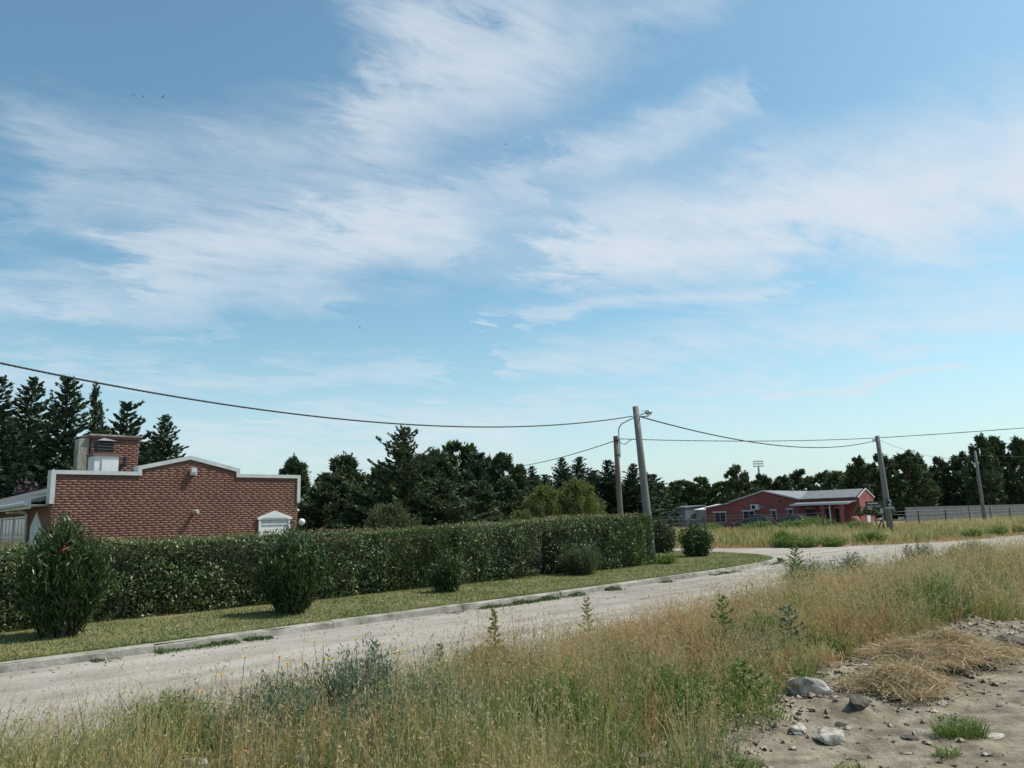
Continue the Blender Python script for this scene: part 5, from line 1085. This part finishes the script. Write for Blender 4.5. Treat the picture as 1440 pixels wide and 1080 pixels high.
tall_weed(2.28, 8.9, 0.84, 0.22, f_lush, 'bushy dark green weed rising from the straw near the large pale rock', 0.028, 3)
tall_weed(-1.42, 7.9, 0.70, 0.10, f_blue, 'slim grey green weed standing behind the yellow daisies', 0.030, 4)
tall_weed(-0.85, 8.6, 0.56, 0.06, f_lush, 'thin weed with few leaves between the daisies and the upright leafy weed', 0.034, 5)
tall_weed(1.0, 11.6, 0.74, 0.14, f_weed, 'olive weed in the rust coloured grass above the half buried rock', 0.028, 6)
tall_weed(3.25, 9.6, 0.62, 0.26, f_blue, 'bushy blue green weed behind the large pale rock', 0.03, 7)
tall_weed(2.05, 7.45, 0.36, 0.24, f_lush, 'low bushy green weed at the edge of the bare dirt', 0.03, 8)

# ================================================================== rocks, rubble, hay on the bare dirt
import bmesh
def rock_mesh(seed, flat=0.7, rough=0.28, sub=3):
    r2 = np.random.default_rng(seed); bm = bmesh.new(); bmesh.ops.create_icosphere(bm, subdivisions=sub, radius=1.0)
    co = np.array([v.co for v in bm.verts]); pl = rdir(13, r2); dd = r2.uniform(0.45, 0.8, 13)
    for n2, d2 in zip(pl, dd):                            # flat broken faces
        k = co @ n2; co = co - np.maximum(0, k - d2)[:, None] * n2
    co += rough * 0.6 * np.stack([fbm(co[:, 0] + seed, co[:, 1], 0.4) - 0.5, fbm(co[:, 1] + seed, co[:, 2], 0.4) - 0.5, fbm(co[:, 2] + seed, co[:, 0], 0.4) - 0.5], 1)
    nr = unit(co); co += nr * (0.26 * (fbm(co[:, 0] * 1.3 + co[:, 2] + seed, co[:, 1] - co[:, 2], 0.5, 2) - 0.5) + 0.16 * (fbm(co[:, 0] + co[:, 2] * 0.7, co[:, 1] + co[:, 2] + seed, 0.16, 6) - 0.5))[:, None]
    co[:, 2] *= flat
    for v, c in zip(bm.verts, co): v.co = c
    me = bpy.data.meshes.new('rock'); bm.to_mesh(me); bm.free(); return me
ROCKS = [(2.86, 7.95, 0.34, 0.25, 0.62, 1, 'large pale rock with a grey face at the edge of the bare dirt'), (3.02, 7.3, 0.15, 0.12, 0.8, 0, 'dark angular rock between the large pale rock and the hay'),
 (2.48, 6.6, 0.17, 0.12, 0.75, 1, 'pale flat topped rock on the dirt in front of the large pale rock'), (2.28, 6.75, 0.13, 0.10, 0.8, 1, 'pale lumpy rock touching the flat topped rock'),
 (3.62, 8.5, 0.12, 0.09, 0.8, 1, 'small bluish pale rock at the weed edge behind the hay'), (0.05, 8.95, 0.27, 0.17, 0.8, 1, 'pale rock half buried in the straw grass'), (-0.35, 8.8, 0.14, 0.09, 0.7, 1, 'small pale rock lying beside the half buried rock'),
 (0.74, 6.0, 0.105, 0.10, 1.35, 1, 'upright grey rock standing beside a darker rock in the weeds'), (0.91, 5.93, 0.11, 0.10, 1.0, 0, 'dark rounded rock leaning against the upright grey rock'),
 (6.15, 10.0, 0.26, 0.2, 0.65, 0, 'dark brown lump of earth on the bare dirt behind the hay'), (6.5, 10.25, 0.2, 0.16, 0.7, 0, 'smaller brown earth lump beside the big dark lump'), (5.55, 10.9, 0.2, 0.15, 0.5, 1, 'pale rubble slab at the weed edge behind the hay mound'),
 (5.25, 10.75, 0.13, 0.1, 0.6, 1, 'pale rubble chunk next to the rubble slab'), (6.0, 11.2, 0.17, 0.12, 0.5, 0, 'grey rubble chunk tucked against the rubble slab'), (-2.5, 6.3, 0.12, 0.1, 0.7, 1, 'pale rubble piece under the weeds with the yellow daisies'), (-2.2, 6.2, 0.09, 0.08, 0.8, 1, 'smaller pale rubble piece beside another under the daisies'),
 (2.72, 6.95, 0.07, 0.06, 0.6, 0, 'small dark stone between the flat topped rock and the angular rock'), (3.25, 6.7, 0.065, 0.05, 0.55, 1, 'small pale stone on the dirt in front of the hay'), (3.05, 6.45, 0.10, 0.07, 0.4, 0, 'low dark stone lying flush with the dirt'), (3.85, 7.45, 0.085, 0.06, 0.6, 1, 'small two toned stone at the near foot of the hay'), (4.9, 7.9, 0.075, 0.05, 0.6, 1, 'small stone lying alone past the hay on open dirt'),
 (3.75, 6.55, 0.10, 0.08, 0.25, 1, 'flat pale stone sunk in the open dirt'), (7.6, 12.9, 0.2, 0.15, 0.6, 1, 'pale stone at the far end of the bare dirt'), (2.95, 8.35, 0.1, 0.08, 0.8, 0, 'dark stone wedged behind the large pale rock')]
for i, (a, b, rx, ry, fl_, pale, lab) in enumerate(ROCKS):
    me = rock_mesh(300 + i, fl_); me.materials.append(m_rock if pale else m_rockd)
    o = link('rock', me); o.scale = (rx, ry, (rx + ry) / 2 * 0.95); o.location = (a, b, float(gz(a, b)) + 0.10 * fl_ * (rx + ry) / 2); o.rotation_euler = (random.uniform(-0.05, 0.15), random.uniform(-0.12, 0.08), random.uniform(-0.35, 0.45)); tag(o, lab, 'rock')
# pebbles and clods (uncountable)
def scatter_stones(name, x_, y_, sz, mat, label, seed, zoff=0.2):
    r2 = np.random.default_rng(seed); n_ = len(x_)
    base = np.array([[1, 0, 0], [-1, 0, 0], [0, 1, 0], [0, -1, 0], [0, 0, 1], [0, 0, -1.]]); base = np.concatenate([base, 0.72 * np.array([[1, 1, 0.8], [-1, 1, 0.8], [1, -1, 0.8], [-1, -1, 0.8]])])
    F = np.array([[4, 6, 0], [0, 6, 2], [6, 4, 2], [4, 2, 7], [2, 1, 7], [7, 1, 4], [4, 1, 9], [1, 3, 9], [9, 3, 4], [4, 3, 8], [3, 0, 8], [8, 0, 4], [0, 2, 5], [2, 1, 5], [1, 3, 5], [3, 0, 5]])
    an = r2.random(n_) * 6.283; c, s2 = np.cos(an), np.sin(an)
    v = base[None] * (1 + 0.35 * r2.normal(size=(n_, 10, 3))) * (sz[:, None] * np.stack([r2.uniform(0.7, 1.3, n_), r2.uniform(0.6, 1.0, n_), r2.uniform(0.4, 0.8, n_)], 1))[:, None, :]
    vx = v[..., 0] * c[:, None] - v[..., 1] * s2[:, None]; vy = v[..., 0] * s2[:, None] + v[..., 1] * c[:, None]
    P = np.stack([vx + x_[:, None], vy + y_[:, None], v[..., 2] + (gz(x_, y_) + zoff * sz)[:, None]], -1)
    nm = NM(); nm.add(P.reshape(-1, 3), (np.arange(n_)[:, None, None] * 10 + F[None]).reshape(-1, 3)); return tag(nm.build(name, mat), label, 'stones', kind='stuff')
m_peb = foliage('pebbles', [(0, (0.15, 0.118, 0.085)), (0.5, (0.235, 0.19, 0.145)), (0.9, (0.32, 0.275, 0.22)), (1, (0.48, 0.45, 0.40))], 0.95, 0.0)
s_ = rg.uniform(3.5, 14, 18000); t_ = weed_lo(s_) + 0.45 - np.abs(rg.normal(size=18000)) * 1.0; x_, y_ = WN(s_, t_)
ok_ = (y_ > 4.5) & (x_ < 0.75 * y_ + 0.5) & (rg.random(18000) < 0.2 + 0.9 * sstep(0.35, 0.7, fbm(x_, y_, 0.9, 3))); x_, y_ = x_[ok_], y_[ok_]
scatter_stones('dirt_clods', x_, y_, 0.004 + 0.034 * rg.random(len(x_)) ** 9, m_peb, 'crumbled clods and pebbles strewn over the bare dirt', 50)
s_ = rg.uniform(0, 30, 4500); t_ = np.concatenate([rg.uniform(6.9, 12.5, 2500), 12.45 - np.abs(rg.normal(size=2000)) * 0.35]); x_, y_ = WN(s_, t_)
scatter_stones('road_gravel', x_, y_, 0.007 + 0.024 * rg.random(4500) ** 3, m_peb, 'loose gravel scattered on the dirt road', 51)
# hay heaps
def hay(cx, cy, ra, rb, h_, n_, rz, label, seed):
    r2 = np.random.default_rng(seed); z0 = float(gz(cx, cy)); e = empty('hay_heap', (cx, cy, z0), rz); tag(e, label, 'hay')
    mb = MB(); k = 18; vs = [(0, 0, h_ * 0.62)]
    for j, (f, zf) in enumerate(((0.4, 0.5), (0.75, 0.22), (0.98, -0.12))):
        for i in range(k): q2 = 1 + 0.22 * math.sin(i * 2.3 + j + seed); vs.append((ra * f * q2 * math.cos(6.283 * i / k), rb * f * q2 * math.sin(6.283 * i / k), h_ * zf * q2))
    fs = [(0, 1 + i, 1 + (i + 1) % k) for i in range(k)] + [(1 + j * k + i, 1 + j * k + (i + 1) % k, 1 + (j + 1) * k + (i + 1) % k, 1 + (j + 1) * k + i) for j in range(2) for i in range(k)]
    mb._a(vs, fs).build('matted_core', m_rockd, e, True)
    an = r2.random(n_) * 6.283; rr = r2.random(n_) ** 0.6 * 1.25 * np.where(r2.random(n_) < 0.08, 1.5, 1.0) * (1 + 0.18 * np.sin(an * 3 + seed)); lump = 0.15 + 1.6 * fbm(np.cos(an) * rr * ra, np.sin(an) * rr * rb, 0.26, seed)
    P = np.stack([ra * rr * np.cos(an), rb * rr * np.sin(an), h_ * np.maximum(0, 1 - rr ** 1.8) * lump * 0.95 + r2.uniform(-0.01, 0.035, n_)], 1)
    d_ = unit(r2.normal(size=(n_, 3)) * np.array([1, 1, 0.35])); L_ = r2.uniform(0.05, 0.22, n_)[:, None] * r2.uniform(0.5, 1, n_)[:, None]; sd_ = unit(np.cross(d_, rdir(n_, r2))) * r2.uniform(0.0016, 0.0032, n_)[:, None]; cv = np.array([0, 0, 1.0]) * L_ * r2.uniform(-0.1, 0.5, n_)[:, None]
    a, b, c = P - d_ * L_, P + cv, P + d_ * L_ + rdir(n_, r2) * L_ * 0.3
    v = np.stack([a - sd_, a + sd_, b + sd_, b - sd_, c + sd_, c - sd_], 1).reshape(-1, 3); bI = np.arange(n_)[:, None] * 6
    nm = NM(); nm.add(v, bI + np.array([[0, 1, 2, 3]]), bI + np.array([[3, 2, 4, 5]])); tag(nm.build('straw', f_hay, e), kind='stuff')
hay(3.72, 7.95, 0.44, 0.34, 0.17, 2300, 0.5, 'smaller heap of pulled dry straw beside the dark angular rock', 1)
hay(4.65, 9.0, 0.74, 0.46, 0.20, 4300, 0.35, 'larger heap of pulled dry straw on the bare dirt', 2)
hay(5.45, 9.75, 0.34, 0.24, 0.13, 900, 0.1, 'thin scatter of dry straw trailing behind the larger heap', 3)
# tufts on the open dirt
def tuft(x_, y_, r_, h_, n_, mat, label, seed):
    r2 = np.random.default_rng(seed); e = empty('grass_tuft', (x_, y_, float(gz(x_, y_)))); tag(e, label, 'grass tuft')
    an = r2.random(n_) * 6.283; rr = r_ * r2.random(n_) ** 0.6; nm = NM()
    blades(nm, np.stack([rr * np.cos(an), rr * np.sin(an) * 0.7, np.full(n_, -0.02)], 1), h_ * r2.uniform(0.4, 1.1, n_), r2.uniform(0.002, 0.0045, n_), an + r2.normal(size=n_) * 0.6, r2.uniform(0.2, 1.1, n_))
    k = n_; P = np.stack([rr * np.cos(an), rr * np.sin(an) * 0.7, h_ * r2.uniform(0.2, 0.9, k)], 1) * np.array([1.15, 1.15, 1]); leaves(nm, P, r2.normal(size=(k, 3)) + np.array([0, 0, 0.8]), r2.uniform(0.012, 0.028, k), r2.uniform(0.002, 0.004, k), r2)
    tag(nm.build('blades', mat, e), kind='stuff')
tuft(3.5, 6.55, 0.19, 0.16, 420, f_lush, 'wide green grass tuft alone on the open dirt', 1)
tuft(3.12, 6.05, 0.10, 0.09, 160, f_lush, 'small sparse green tuft on the dirt near the wide tuft', 2)
tuft(5.0, 7.4, 0.14, 0.13, 220, f_lush, 'green grass tuft on the open dirt past the hay', 3)
tuft(5.6, 9.5, 0.35, 0.16, 420, f_rust, 'rusty dry grass mat between the hay and the brown earth lumps', 4)
tuft(1.5, 5.9, 0.2, 0.12, 240, f_lush, 'low green tuft at the weed edge past the dark rounded rock', 5)
tuft(2.3, 5.8, 0.12, 0.06, 120, f_weed, 'tiny flat olive tuft on the dirt below the flat topped rock', 6)
